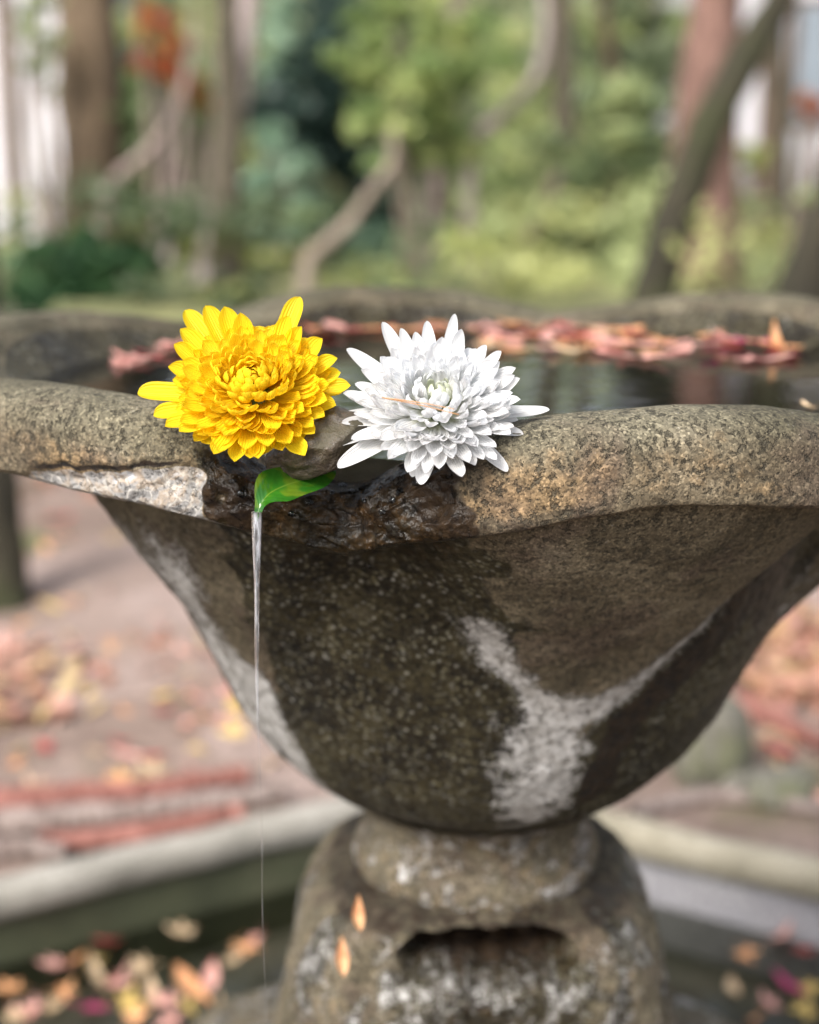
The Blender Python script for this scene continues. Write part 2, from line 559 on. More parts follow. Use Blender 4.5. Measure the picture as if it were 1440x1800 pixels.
kerb = tag(empty('pool_kerb'), kind='structure')
Z_COPE = 0.012
for k in range(6):
    a0, a1 = k * PI / 3, (k + 1) * PI / 3
    c0, c1 = np.array([math.sin(a0), math.cos(a0)]), np.array([math.sin(a1), math.cos(a1)])
    # slab section (offset outward in hexagon radius, z), rounded nose on the pool side
    sec = [(-0.012, -0.030), (-0.018, -0.022), (-0.020, -0.004), (-0.016, 0.006), (-0.008, Z_COPE), (0.018, Z_COPE), (0.026, 0.008), (0.030, -0.03)]
    n = 36
    g = 0.004
    V = []
    for i in range(n):
        f = g + (1 - 2 * g) * i / (n - 1)
        for (o_, z_) in sec:
            q = (c0 * (1 - f) + c1 * f) * (HEX_R + o_)
            V.append((q[0], q[1], z_))
    V = np.array(V)
    nz = fbm(V * 9, 4, 20 + k)
    V[:, 2] += nz * 0.004
    V[:, :2] *= (1 + fbm(V * 13, 3, 40 + k) * 0.004)[:, None]
    m = len(sec)
    F = [tuple(f_) for f_ in grid_faces(n, m, close_v=True)] + [tuple(range(m)), tuple((n - 1) * m + q for q in reversed(range(m)))]
    mesh_obj('coping_slab', V, F, M_COPE2 if k in (0, 1) else M_COPE, kerb, smooth=True)
    # the pool wall under the slab
    V = []
    for i in range(25):
        f = i / 24
        for z_ in (-0.031, -0.07, -0.11, -0.2):
            q = (c0 * (1 - f) + c1 * f) * HEX_R
            V.append((q[0], q[1], z_))
    mesh_obj('pool_wall', V, grid_faces(25, 4), M_WALL if k in (0, 1) else M_WALLM, kerb, smooth=False)
V = [(0, 0, -0.15)] + [(1.01 * math.sin(k * PI / 3), 1.01 * math.cos(k * PI / 3), -0.15) for k in range(6)]
tag(mesh_obj('pool_floor', V, [(0, (k + 1) % 6 + 1, k + 1) for k in range(6)], M_FLOOR, smooth=False), kind='structure')
Z_POOL = -0.092
V = [(0, 0, Z_POOL)] + [(0.999 * math.sin(k * PI / 3), 0.999 * math.cos(k * PI / 3), Z_POOL) for k in range(6)]
tag(mesh_obj('pool_water', V, [(0, (k + 1) % 6 + 1, k + 1) for k in range(6)], M_POOLW, smooth=False), kind='structure')

# ================================================================== THE FOUNTAIN
fountain = empty('stone_fountain', (0, 0, -0.18))
tag(fountain, 'mossy lobed stone fountain basin on a short pedestal with a chipped front rim', 'fountain')
Z_WATER = 0.7085


def lobe(phi):
    return 0.5 + 0.5 * np.cos(np.radians(6 * (phi - 15.0)))


def rim_tables(phi):
    L = lobe(phi) ** 0.6
    p3 = np.stack([np.sin(np.radians(phi)), np.cos(np.radians(phi)), 0 * phi], -1)
    z_top = 0.719 + 0.0185 * L + fbm(p3 * 5, 3, 71) * 0.003
    z_bot = 0.6735 + 0.0245 * L + fbm(p3 * 6, 3, 72) * 0.0025
    r_out = 0.280 + 0.018 * L + fbm(p3 * 5, 3, 73) * 0.003
    # broken spout at the front notch
    zt = np.interp(phi, [-38, -31, -28, -26, -23.5, -21, -14, -11, -8, -4.5, -1, 6], [0, 0.0, -0.004, -0.013, -0.0185, -0.0205, -0.0205, -0.0145, -0.0075, -0.0035, 0.0, 0.0])
    brk = sstep(-31, -26, phi) * (1 - sstep(-8, -2.5, phi))
    z_top = z_top + zt
    r_out = r_out - 0.002 * brk
    r_out = r_out * (1 + 0.13 * np.abs(np.sin(np.radians(phi))) ** 2.2)
    return z_top, z_bot, r_out, brk


ZB = [0.451, 0.455, 0.463, 0.476, 0.495, 0.52, 0.55, 0.585, 0.62, 0.655, 0.685, 0.72]
RB = [0.080, 0.090, 0.1045, 0.1225, 0.1405, 0.1565, 0.171, 0.188, 0.206, 0.226, 0.244, 0.262]


def body_r(phi, z):
    """Outer wall: a cone with six raised petals that end in a point."""
    r = np.interp(z, ZB, RB)
    d = np.abs(np.mod(phi - 15.0 + 30.0, 60.0) - 30.0)             # degrees from the petal axis
    wz = 31.0 * np.clip((z - 0.555) / (0.69 - 0.555), 0, 1.1) ** 0.66   # half width of the petal
    edge = sstep(-3.5, 6.0, wz - d)
    amp = 0.003 + 0.022 * sstep(-36.0, 8.0, np.mod(phi + 180.0, 360.0) - 180.0)
    bulge = 0.011 * edge * sstep(0.545, 0.63, z) + amp * sstep(-2, 16.0, wz - d) * sstep(0.58, 0.69, z)
    groove = -0.006 * (1 - edge) * sstep(0.58, 0.68, z)
    return r + bulge + groove - 0.004, edge, wz - d


phi = np.concatenate([np.linspace(-66, 62, 640, endpoint=False), np.linspace(62, 294, 300, endpoint=False)])
nphi = len(phi)
z_top, z_bot, r_out, brk = rim_tables(phi)
nA = 190
tA = np.linspace(0, 1, nA) ** 0.92
zA = 0.451 + (z_bot[:, None] - 0.451) * tA[None, :]
rA, edgeA, edA = body_r(phi[:, None] + 0 * zA, zA)
rjoin = rA[:, -1]
# lip section
ctl = [
    (rjoin, z_bot),
    (np.maximum(r_out - 0.010, rjoin + 0.001), z_bot - 0.0008),
    (r_out - 0.0028, z_bot + 0.0005),
    (r_out - 0.0002, z_bot + 0.0035),
    (r_out, z_bot + 0.012),
    (r_out - 0.0016, z_top - 0.0115),
    (r_out - 0.0075, z_top - 0.0034),
    (r_out - 0.019, z_top),
    (r_out - 0.035, z_top - 0.0012),
    (r_out - 0.048, z_top - 0.011),
    (np.minimum(r_out - 0.055, body_r(phi, z_top - 0.040)[0] - 0.014), z_top - 0.040),
    (np.minimum(r_out - 0.065, body_r(phi, z_top - 0.075)[0] - 0.016), z_top - 0.075),
]
CP = np.stack([np.stack(c_, -1) for c_ in ctl], 1)                # (nphi, m, 2)
m_ = CP.shape[1]
ext = np.concatenate([2 * CP[:, :1] - CP[:, 1:2], CP, 2 * CP[:, -1:] - CP[:, -2:-1]], 1)
cnt = [6, 8, 12, 20, 36, 24, 22, 20, 14, 10, 8]
lip = []
for s_ in range(m_ - 1):
    a_, b_, c_, d_ = (ext[:, s_ + q] for q in range(4))
    for t in np.linspace(0, 1, cnt[s_] + 1)[1:]:
        lip.append(0.5 * ((2 * b_) + (-a_ + c_) * t + (2 * a_ - 5 * b_ + 4 * c_ - d_) * t * t + (-a_ + 3 * b_ - 3 * c_ + d_) * t ** 3))
lip = np.stack(lip, 1)
tI = np.linspace(0, 1, 26)[1:]
ri = lip[:, -1:, 0] * (1 - tI)[None, :]
zi = lip[:, -1:, 1] - 0.05 * np.sin(tI * PI / 2)[None, :]
rad = np.concatenate([rA, lip[..., 0], ri], 1)
zz = np.concatenate([zA, lip[..., 1], zi], 1)
ns = rad.shape[1]
nB = lip.shape[1]
PH = np.repeat(phi[:, None], ns, 1)
seg = np.concatenate([np.zeros(nA), np.ones(nB), 2 * np.ones(len(tI))])[None, :] + 0 * rad
ca, sa = np.sin(np.radians(PH)), -np.cos(np.radians(PH))
pos = np.stack([rad * ca, rad * sa, zz], -1)

# --- stain and damage masks, in angle / height on the stone
lipf = np.clip((zz - z_bot[:, None]) / (z_top - z_bot)[:, None], -1, 1.2)    # 0 at the lip's lower edge, 1 on top
outer = (seg < 2) & ((seg < 1) | (np.arange(ns)[None, :] < nA + nB - 30))
warp = fbm(pos * 38, 4, 5)
warp2 = fbm(pos * 110, 3, 6)
D = np.concatenate([edA, np.zeros((nphi, ns - nA)) + 9.0], 1)
inbody = (seg < 0.5)
dphi = np.mod(PH - 15.0 + 30.0, 60.0) - 30.0
gro = 1 - sstep(-2.0, 2.0, D + warp * 5)                           # the grooves between petals
below = 1 - sstep(0.505, 0.53, zz)
wet = np.where(inbody, gro, 0.0)
# the spout: soaked stone round the notch and down the groove under it
notch = sstep(-29.5, -26.0, PH + warp * 5) * (1 - sstep(-6.5, -2.0, PH + warp * 5))
wet = np.maximum(wet, np.where(seg >= 0.5, notch * (1 - sstep(1.02, 1.3, lipf + warp * 0.3)) , 0))
front_w = sstep(-40, -34, PH + warp * 4 + (zz - 0.6) * -60) * (1 - sstep(-4, 3, PH + warp * 9 - (0.70 - zz) * 20))
wet = np.where(inbody, np.maximum(wet, front_w * sstep(0.43, 0.46, zz)), wet)
# the pale left petal stays dry, as do the petals' faces
dry_left = (1 - sstep(-50.0, -43.0, PH - (zz - 0.6) * 130 + warp * 4)) * sstep(-110, -100, PH)
wet = np.where(inbody, wet * (1 - dry_left), wet)
wet = np.where(inbody & (zz < 0.485), np.maximum(wet, 0.62), wet)
soaked = np.clip(np.where(seg >= 0.5, notch, 0) + np.where(inbody, sstep(0.64, 0.68, zz) * notch + 0.55 * gro * sstep(0.57, 0.63, zz) * sstep(20, 30, PH), 0), 0, 1)
# mineral crust along each petal's pointed edge and dripping under it
nearedge = np.exp(-((D - 0.6 + warp * 3.0) / 3.4) ** 2) * (1 - sstep(0.60, 0.645, zz + warp * 0.03)) * sstep(0.55, 0.562, zz)
drip = np.exp(-((dphi + 3 + warp * 6) / (9.0 + warp2 * 4)) ** 4) * sstep(0.474, 0.500, zz + warp * 0.04 + warp2 * 0.015) * (1 - sstep(0.565, 0.58, zz))
deposit_glint = np.where(inbody, np.clip(nearedge * 0.9 + drip * 0.92, 0, 1), 0)
deposit_glint *= 1 - sstep(-46.0, -41.0, PH) * (1 - sstep(-14.0, -10.0, PH))
deposit_glint *= np.where(np.abs(PH - 15) < 32, 1.0, np.where(np.abs(PH + 45) < 30, 0.9, 0.5))
# left petal: long pale streaks
streak = fbm(np.stack([PH * 0.33, zz * 6, 0 * zz], -1), 3, 31)
deposit_glint = np.where(inbody & (PH < -30) & (PH > -100), np.maximum(deposit_glint, dry_left * (0.74 + 0.5 * streak) * (1 - sstep(0.62, 0.68, zz))), deposit_glint)
# spalled patch under the left of the spout
zl = np.interp(PH, [-60, -47, -42, -36, -31, -28, -25, -23, -21], [-0.3, -0.1, 0.16, 0.28, 0.42, 0.62, 0.85, 0.8, 0.2])
spall = sstep(-0.06, 0.05, zl - lipf + warp2 * 0.06 + warp * 0.07) * sstep(-46, -42, PH) * (1 - sstep(-28.5, -26.0, PH + warp * 7)) * (seg > 0.5) * outer
spall = spall * (lipf > -0.05)
black = np.where(seg >= 0.5, np.exp(-((PH + 25.5 + warp * 9) / 2.6) ** 2) * sstep(-0.1, 0.1, lipf) * (1 - sstep(0.5, 0.85, lipf + warp * 0.5)) * 0.95, 0)
black = np.maximum(black, np.where(seg >= 0.5, 0.75 * np.exp(-((PH + 6.5 + warp * 7) / 3.5) ** 2) * (1 - sstep(0.8, 1.1, lipf)), 0))
black = np.maximum(black, np.where(inbody, 1.0 * np.exp(-((D + 9.0 + warp * 4) / 5.5) ** 4) * sstep(0.47, 0.51, zz) * sstep(16, 24, PH + (0.55 - zz) * 40) * (1 - sstep(47, 53, PH)), 0))
black = np.maximum(black, np.where(inbody, 0.62 * sstep(0.655, 0.69, zz) * np.exp(-((PH + 15) / 11) ** 4), 0))
black *= 1 - spall
wet = wet * (1 - spall)
ochre = np.where(seg >= 0.5, sstep(-0.05, 0.2, lipf + warp * 0.3) * (1 - sstep(0.35, 1.0, lipf + warp * 0.4)) * (0.30 + 0.85 * fbm(pos * 16, 4, 55)), 0.10 + 0.3 * fbm(pos * 16, 4, 56))
ochre = np.where((seg >= 0.5) & notch.astype(bool), ochre * (1 - notch) + 0.5 * notch, ochre)
topside = np.where(seg >= 0.5, sstep(0.35, 1.0, lipf + warp * 0.4), np.where(inbody, 0.25, 1.0))
wet = np.where(seg > 1.5, 1.0, wet)
wet = np.where((seg > 0.5) & (np.arange(ns)[None, :] > nA + nB - 20), 0.9, wet)

# --- relief
nrm = np.stack([ca, sa, np.where(seg > 0.5, 0.5, -0.35)], -1)
nrm /= np.linalg.norm(nrm, axis=-1)[..., None]
c1, c2, cv = cells(pos * 62 + warp[..., None] * 0.5, 3)
rel = fbm(pos * 55, 4, 81) * 0.0011 + fbm(pos * 20, 3, 82) * 0.0016 + fbm(pos * 300, 2, 83) * 0.00035
rel = rel - spall * (0.0026 + 0.0028 * cv + 0.0012 * (1 - sstep(0, 0.12, c2 - c1)))
rough_n = np.where(seg >= 0.5, notch, 0) * (1 - sstep(1.1, 1.3, lipf))
ridg = 1 - np.abs(fbm(pos * 60, 4, 91)) * 2.6
rel = rel + rough_n * ((ridg - 0.4) * 0.0028 + fbm(pos * 28, 3, 92) * 0.006 + (cv - 0.5) * 0.003)
rel = rel + np.where(seg >= 0.5, (1 - sstep(0.0, 0.12, lipf)) * (warp2 * 0.0016), 0)      # ragged lower arris
rel[:, -1] = 0
pos = pos + nrm * rel[..., None]
pos[:, 0, 2] = 0.451
# a real crack above the spall
crack = np.exp(-((zl - lipf + warp2 * 0.06 + warp * 0.07 + 0.05) / 0.035) ** 2) * sstep(-45, -41, PH) * (1 - sstep(-30, -27, PH)) * (seg > 0.5) * outer
pos = pos - nrm * (crack * 0.0016)[..., None]
black = np.maximum(black, crack * 0.85)
pos[..., 2] += 0.18                                              # parent sits on the pool floor
A = {k: v.reshape(-1) for k, v in dict(wet=wet, spall=spall, deposit_glint=deposit_glint, black=black, ochre=ochre, topside=topside, soaked=soaked).items()}
mesh_obj('basin_bowl', pos.reshape(-1, 3), grid_faces(nphi, ns, close_u=True)[:, ::-1].copy(), M_BOWL, fountain, True, A)


# ------------------------------------------------------------------ collar and pedestal
def lathe(name, prof, mat, parent, n=160, shape=None, relief=0.0015, seed=0, warpf=None):
    P = np.array(prof, float)
    ph = np.linspace(0, 2 * PI, n, endpoint=False)
    r_, z_ = P[:, 0], P[:, 1]
    k = shape(ph)[:, None] if shape else np.ones((n, 1))
    rr_ = r_[None, :] * k
    v = np.stack([rr_ * np.sin(ph)[:, None], -rr_ * np.cos(ph)[:, None], z_[None, :] + 0 * rr_], -1)
    nn = np.stack([np.sin(ph), -np.cos(ph), 0 * ph], -1)[:, None, :]
    v = v + nn * (fbm(v * 30, 4, seed) * relief * 2 + fbm(v * 120, 3, seed + 4) * relief)[..., None]
    if warpf:
        v = warpf(v, ph)
    return v, ph


def finish_lathe(name, v, mat, parent, attrs=None):
    n, m = v.shape[:2]
    return mesh_obj(name, v.reshape(-1, 3), grid_faces(n, m, close_u=True)[:, ::-1].copy(), mat, parent, True, attrs)


def prof_smooth(pts, n):
    return smooth_path([(p[0], p[1], 0) for p in pts], n)[:, :2]


off = 0.18
pc = prof_smooth([(0.060, 0.392), (0.074, 0.3945), (0.0785, 0.401), (0.0785, 0.409), (0.0750, 0.416), (0.0725, 0.424), (0.0720, 0.434), (0.0755, 0.444), (0.086, 0.453)], 46)
v, _ = lathe('c', pc, None, None, 180, None, 0.0012, 5)
n1, n2 = fbm(v * 45, 4, 66), fbm(v * 150, 3, 67)
z0_ = np.zeros_like(n1)
pa = dict(wet=np.clip(0.30 + 0.6 * n1, 0, 1), spall=z0_, deposit_glint=np.clip(0.22 + 0.45 * n2 + 0.35 * n1, 0, 1), black=np.clip(0.5 * n1, 0, 1), ochre=0.3 + 0.7 * n1, topside=z0_ + 0.4, soaked=z0_ + 0.35)
v[..., 2] += off
finish_lathe('neck_collar', v, M_BOWL, fountain, {k_: q_.reshape(-1) for k_, q_ in pa.items()})


def square(ph):
    """Round-cornered square block, one face towards the viewer."""
    q = 3.4
    return (np.abs(np.sin(ph)) ** q + np.abs(np.cos(ph)) ** q) ** (-1 / q)


pp = prof_smooth([(0.002, 0.392), (0.05, 0.391), (0.080, 0.388), (0.097, 0.380), (0.108, 0.366), (0.116, 0.345), (0.122, 0.315), (0.129, 0.28), (0.14, 0.235), (0.16, 0.20), (0.205, 0.175), (0.235, 0.16), (0.24, 0.10), (0.245, 0.0), (0.245, -0.18)], 150)
pp[:, 1] += 0.010 * (pp[:, 1] > 0)
v, ph = lathe('p', pp, None, None, 420, square, 0.0022, 15)
# the slot in the front face, a real recess
X, Zc = v[..., 0], v[..., 2]
front = (np.cos(ph) > 0.2)[:, None]
edge_n = fbm(v * 45, 3, 44) * 0.006
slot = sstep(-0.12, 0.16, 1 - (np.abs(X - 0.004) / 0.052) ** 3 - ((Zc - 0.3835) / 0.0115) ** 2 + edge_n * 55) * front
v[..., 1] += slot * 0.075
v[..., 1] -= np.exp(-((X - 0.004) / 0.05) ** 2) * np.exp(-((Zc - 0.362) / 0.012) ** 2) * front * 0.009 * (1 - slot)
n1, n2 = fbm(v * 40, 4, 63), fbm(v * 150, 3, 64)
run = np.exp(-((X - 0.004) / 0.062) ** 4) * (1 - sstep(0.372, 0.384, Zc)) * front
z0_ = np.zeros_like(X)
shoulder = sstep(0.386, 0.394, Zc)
pa = dict(wet=np.clip(0.40 + 0.7 * n1 + 0.5 * run, 0, 1), spall=z0_, deposit_glint=np.clip(0.20 + 0.4 * n2 + 0.45 * n1 + 0.12 * run, 0, 1) * (1 - slot) * (1 - 0.8 * shoulder), black=np.maximum(np.maximum(slot, 0.55 * shoulder), 0.30 * run + 0.5 * n1), ochre=0.35 + 0.6 * n1, topside=z0_ + 0.4, soaked=np.clip(slot + run * 0.55, 0, 1))  # slot shade painted black; the run term paints a pale sky glint below it
v[..., 2] += off
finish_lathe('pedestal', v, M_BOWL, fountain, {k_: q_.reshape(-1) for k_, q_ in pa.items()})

# ------------------------------------------------------------------ water in the basin
nph2 = 200
ph2 = np.linspace(0, 360, nph2, endpoint=False)
rw = (rim_tables(np.where(ph2 > 180, ph2 - 360, ph2))[2]) - 0.038
inn = np.linspace(0.001, 1.0, 24)
W = np.stack([rw[:, None] * inn * np.sin(np.radians(ph2))[:, None], -rw[:, None] * inn * np.cos(np.radians(ph2))[:, None], Z_WATER + 0 * rw[:, None] * inn], -1)
M_BW = mat_water('basin_water', (0.74, 0.72, 0.62), 0.0, (42.0, 0.05, 0.003))
tag(mesh_obj('basin_water', W.reshape(-1, 3), grid_faces(nph2, 24, close_u=True)[:, ::-1].copy(), M_BW), kind='structure')

# ================================================================== FLOWERS
def petal_mesh(name, mat, rho0, h0, l, wd, tau0, bend, cup, tip, tier, bpow=1.3, twist=0.0, nx=5, nl=11, wav=0.0, sd=0):
    """One petal growing from the flower's axis: curved centre line, cupped blade. Metres; azimuth along +X."""
    s = 1 - (1 - np.linspace(0, 1, nl)) ** 1.7
    tau = R(tau0) + R(bend) * s ** bpow
    ds = np.diff(s) * l
    cx = rho0 + np.concatenate([[0], np.cumsum(np.sin((tau[1:] + tau[:-1]) / 2) * ds)])
    cz = h0 + np.concatenate([[0], np.cumsum(np.cos((tau[1:] + tau[:-1]) / 2) * ds)])
    # blade width along the petal
    base = 0.34 + 0.66 * sstep(0, 0.55, s)
    end = np.sqrt(np.clip(1 - np.clip((s - tip) / (1 - tip), 0, 1) ** 2.2, 0.0, 1))
    wdt = wd * 0.5 * base * (end * 0.97 + 0.03)
    x = np.linspace(-1, 1, nx)
    lat = wdt[:, None] * x[None, :]
    up = cup * wdt[:, None] * (x[None, :] ** 2) * (0.6 + 0.9 * s[:, None]) + wav * wd * np.sin(s[:, None] * 5 + sd) * x[None, :]
    nxv, nzv = -np.cos(tau), np.sin(tau)
    latx = lat * np.cos(twist * s[:, None])
    V = np.stack([cx[:, None] + nxv[:, None] * up, latx, cz[:, None] + nzv[:, None] * up + lat * np.sin(twist * s[:, None])], -1)
    o = mesh_obj(name, V.reshape(-1, 3), grid_faces(nl, nx), mat, None, True,
                 {'along': np.repeat(s, nx), 'across': np.tile(x, nl), 'tier': np.full(nl * nx, tier)})
    return o


def flower(name, centre, axis, spin, label, mat, N, tiers, specials, size, back_mat, seed):
    """centre = where the petals meet; axis = direction the flower faces."""
    rg = random.Random(seed)
    root = empty(name, centre)
    zax = Vector(axis).normalized()
    xax = Vector((1, 0, 0)) - zax * zax.x
    xax.normalize()
    yax = zax.cross(xax)
    root.rotation_euler = Matrix((xax, yax, zax)).transposed().to_euler()
    root.scale = (1, 1, 0.72)
    tag(root, label, 'flower')
    # receptacle and green bracts under the petals
    v, f = tube([(0, 0, -0.012), (0, 0, -0.008), (0, 0, -0.002), (0, 0, 0.005), (0, 0, 0.008)], [0.004, 0.010, 0.0125, 0.010, 0.002], 16)
    mesh_obj('calyx', v, f, back_mat, root)
    cache = {}
    NT_ = 22
    for i in range(N):
        t = ((i + 0.5) / N) ** 0.62
        q = int(t * NT_)
        key = (q, i % 3)
        if key not in cache:
            tq = (q + 0.5) / NT_
            kw = tiers(tq, i % 3, rg)
            o = petal_mesh('petal', mat, tier=tq, **kw)
            o.parent = root
            cache[key] = o.data
        else:
            o = inst('petal', cache[key], root)
        o.rotation_euler = (rg.gauss(0, 0.09), rg.gauss(0, 0.09), spin + i * 2.399963 + rg.gauss(0, 0.06))
        sc = size * rg.uniform(0.93, 1.08)
        o.scale = (sc, sc * rg.uniform(0.92, 1.08), sc)
    for (az, kw) in specials:
        o = petal_mesh('petal', mat, tier=1.0, nx=7, nl=14, **kw)
        o.parent = root
        o.rotation_euler = (0, 0, R(az))
        o.scale = (size, size, size)
    return root


M_YEL = mat_petal('yellow_petal', (0.90, 0.60, 0.008), (0.91, 0.66, 0.014), (0.92, 0.70, 0.022), 0.5)
M_WHI = mat_petal('white_petal', (0.76, 0.80, 0.52), (0.85, 0.86, 0.86), (0.87, 0.88, 0.90), 0.5)
M_CALYX = mat_plain('calyx_green', (0.07, 0.12, 0.03))


def tiers_y(t, var, rg):
    return dict(rho0=0.0012 + 0.0088 * t, h0=0.0085 * (1 - t * t) - 0.003 * t, l=0.0118 + 0.0180 * t + rg.uniform(-1, 1) * 0.0028,
                wd=0.0028 + 0.0053 * min(1, t * 1.25), tau0=4 + 90 * t + rg.uniform(-6, 6),
                bend=-98 + 50 * t + rg.uniform(-22, 18), cup=0.40 + 0.25 * rg.random(), tip=0.82, bpow=3.0,
                wav=0.03, sd=rg.random() * 6)


def tiers_w(t, var, rg):
    return dict(rho0=0.0024 + 0.0085 * t, h0=0.0065 * (1 - t * t) - 0.003 * t, l=0.0150 + 0.0165 * t + rg.uniform(-1, 1) * 0.0022,
                wd=0.0033 + 0.0040 * min(1, t * 1.3), tau0=14 + 79 * t + rg.uniform(-7, 7),
                bend=-84 + 48 * t + rg.uniform(-26, 22), cup=0.46 + 0.3 * rg.random(), tip=0.60, bpow=2.6,
                wav=0.04, sd=rg.random() * 6)


def sp(az, l, wd=0.0095, tau0=88, bend=-14, cup=0.45, tip=0.80, **k):
    d = dict(rho0=0.010, h0=-0.004, l=l, wd=wd, tau0=tau0, bend=bend, cup=cup, tip=tip, wav=0.03, sd=az)
    d.update(k)
    return (az, d)


# azimuth: 0 = picture right, 90 = up and away, 180 = left, 270 = towards the viewer
spec_y = [sp(178, 0.043, 0.0105, 90, -8, 0.55), sp(193, 0.036, 0.0095, 96, -18, 0.6), sp(128, 0.047, 0.0095, 84, -28, 0.6), sp(119, 0.043, 0.009, 72, -26, 0.7),
          sp(110, 0.040, 0.0095, 68, -40, 0.6), sp(150, 0.037, 0.009, 76, -36, 0.6), sp(140, 0.040, 0.009, 74, -34, 0.7), sp(100, 0.036, 0.009, 60, -40, 0.7), sp(164, 0.033, 0.009, 80, -30, 0.7), sp(50, 0.034, 0.009, 66, -44, 0.7), sp(20, 0.033, 0.009, 84, -36, 0.7), sp(67, 0.045, 0.0095, 76, -22, 0.6), sp(63, 0.036, 0.009, 64, -40, 0.6),
          sp(35, 0.034, 0.010, 74, -40), sp(6, 0.030, 0.011, 92, 8), sp(-14, 0.026, 0.013, 98, 10, 0.8), sp(262, 0.021, 0.010, 92, 12, 0.5), sp(280, 0.0215, 0.012, 92, 14, 0.5),
          sp(228, 0.023, 0.014, 92, 4, 0.5), sp(312, 0.023, 0.013, 92, 6, 0.5)]
axis_y = (-0.04, -math.cos(R(47)), math.sin(R(47)))
cy = at(438, 650, 0.620)
cy = cy - Vector(axis_y).normalized() * 0.015
flower('yellow_chrysanthemum', cy, axis_y, 0.3, 'bright yellow chrysanthemum head resting on the chipped basin rim', M_YEL, 255, tiers_y, spec_y, 0.93, M_CALYX, 3)

wt = dict(wd=0.0074, tip=0.52)
spec_w = [sp(2, 0.043, bend=-34, tau0=97, bpow=3.0, **wt), sp(15, 0.036, bend=-60, tau0=84, **wt), sp(40, 0.036, tau0=66, bend=-30, **wt), sp(52, 0.034, tau0=66, bend=-30, **wt),
          sp(80, 0.045, tau0=72, bend=-44, wd=0.0065, tip=0.5, bpow=2.0), sp(97, 0.040, tau0=70, bend=-34, **wt), sp(123, 0.045, tau0=72, bend=-30, wd=0.008, tip=0.6), sp(116, 0.039, tau0=66, bend=-34, **wt), sp(72, 0.040, tau0=66, bend=-60, **wt), sp(108, 0.036, tau0=60, bend=-36, **wt),
          sp(146, 0.044, tau0=80, bend=-20, wd=0.009, tip=0.5), sp(176, 0.036, tau0=84, bend=-30, **wt), sp(184, 0.041, tau0=97, bend=8, wd=0.009, tip=0.5), sp(194, 0.036, tau0=92, bend=-24, **wt),
          sp(200, 0.047, tau0=95, bend=4, wd=0.0105, tip=0.5), sp(214, 0.045, tau0=97, bend=2, wd=0.0105, tip=0.45), sp(207, 0.033, tau0=88, bend=-10, wd=0.007, tip=0.5),
          sp(259, 0.031, tau0=92, bend=20, wd=0.0095, tip=0.45), sp(316, 0.035, tau0=98, bend=6, wd=0.008, tip=0.5), sp(252, 0.028, tau0=96, bend=10, **wt)]
axis_w = (0.03, -math.cos(R(50)), math.sin(R(50)))
cw = at(772, 672, 0.618)
cw = cw - Vector(axis_w).normalized() * 0.016
flower('white_chrysanthemum', cw, axis_w, 1.1, 'white chrysanthemum head with greenish heart and pine needle on it', M_WHI, 275, tiers_w, spec_w, 0.90, M_CALYX, 8)

# pine needle pair on the white flower
M_NEEDLE = mat_plain('dry_needle', (0.42, 0.22, 0.10), 0.5)
ndl = empty('pine_needle', at(672, 699, 0.606))
tag(ndl, 'dry brown pine needle pair lying across the white flower', 'pine needle')
nb = ndl.location
for (u, vv, dd) in ((798, 719, 0.594), (807, 729, 0.5935)):
    p = smooth_path([nb, at((672 + u) / 2, (699 + vv) / 2 - 2, 0.599), at(u, vv, dd)], 9)
    v, f = tube(p - np.array(nb), np.linspace(0.00030, 0.00018, 9), 6)
    mesh_obj('needle', v, f, M_NEEDLE, ndl)

# ================================================================== SPOUT: PEBBLE, LEAF, STREAM
bpy.ops.mesh.primitive_ico_sphere_add(subdivisions=5, radius=1.0)
peb = bpy.context.object
peb.name = peb.data.name = 'pebble'
pc_ = at(560, 782, 0.630)
peb.location = pc_
co = np.zeros(len(peb.data.vertices) * 3)
peb.data.vertices.foreach_get('co', co)
co = co.reshape(-1, 3)
for (nx_, ny_, nz_, dd) in [(0.2, -0.9, 0.55, 0.84), (-0.8, -0.6, -0.1, 0.86), (0.6, -0.7, -0.4, 0.86), (0.1, 0, 1, 0.8), (0, -0.2, -1, 0.8), (-0.6, -0.4, 0.7, 0.85), (0.8, 0, 0.6, 0.86), (-0.2, -1, -0.3, 0.86)]:
    nv = np.array([nx_, ny_, nz_]) / np.linalg.norm([nx_, ny_, nz_])
    co = co - np.clip(co @ nv - dd, 0, None)[:, None] * nv * 0.85
co = co * (1 + fbm(co * 1.8, 4, 61) * 0.16 + fbm(co * 8, 3, 62) * 0.05)[:, None]
co = co * np.array([0.0235, 0.017, 0.0145])
ry = R(22)
co = np.stack([co[:, 0] * math.cos(ry) - co[:, 2] * math.sin(ry), co[:, 1], co[:, 0] * math.sin(ry) + co[:, 2] * math.cos(ry)], -1)
peb.data.vertices.foreach_set('co', co.ravel())
for p_ in peb.data.polygons:
    p_.use_smooth = True
M_PEB = mat_stone('pebble_rock', [(0.3, (0.012, 0.008, 0.006)), (0.45, (0.045, 0.034, 0.022)), (0.58, (0.07, 0.054, 0.038)), (0.72, (0.14, 0.11, 0.105))], 75.0, 0.6, 700.0, 0.0012, (0.04, 0.034, 0.015), 0.32)
peb.data.materials.append(M_PEB)
tag(peb, 'small wet brown stone wedged in the spout, pinning the green leaf', 'stone')

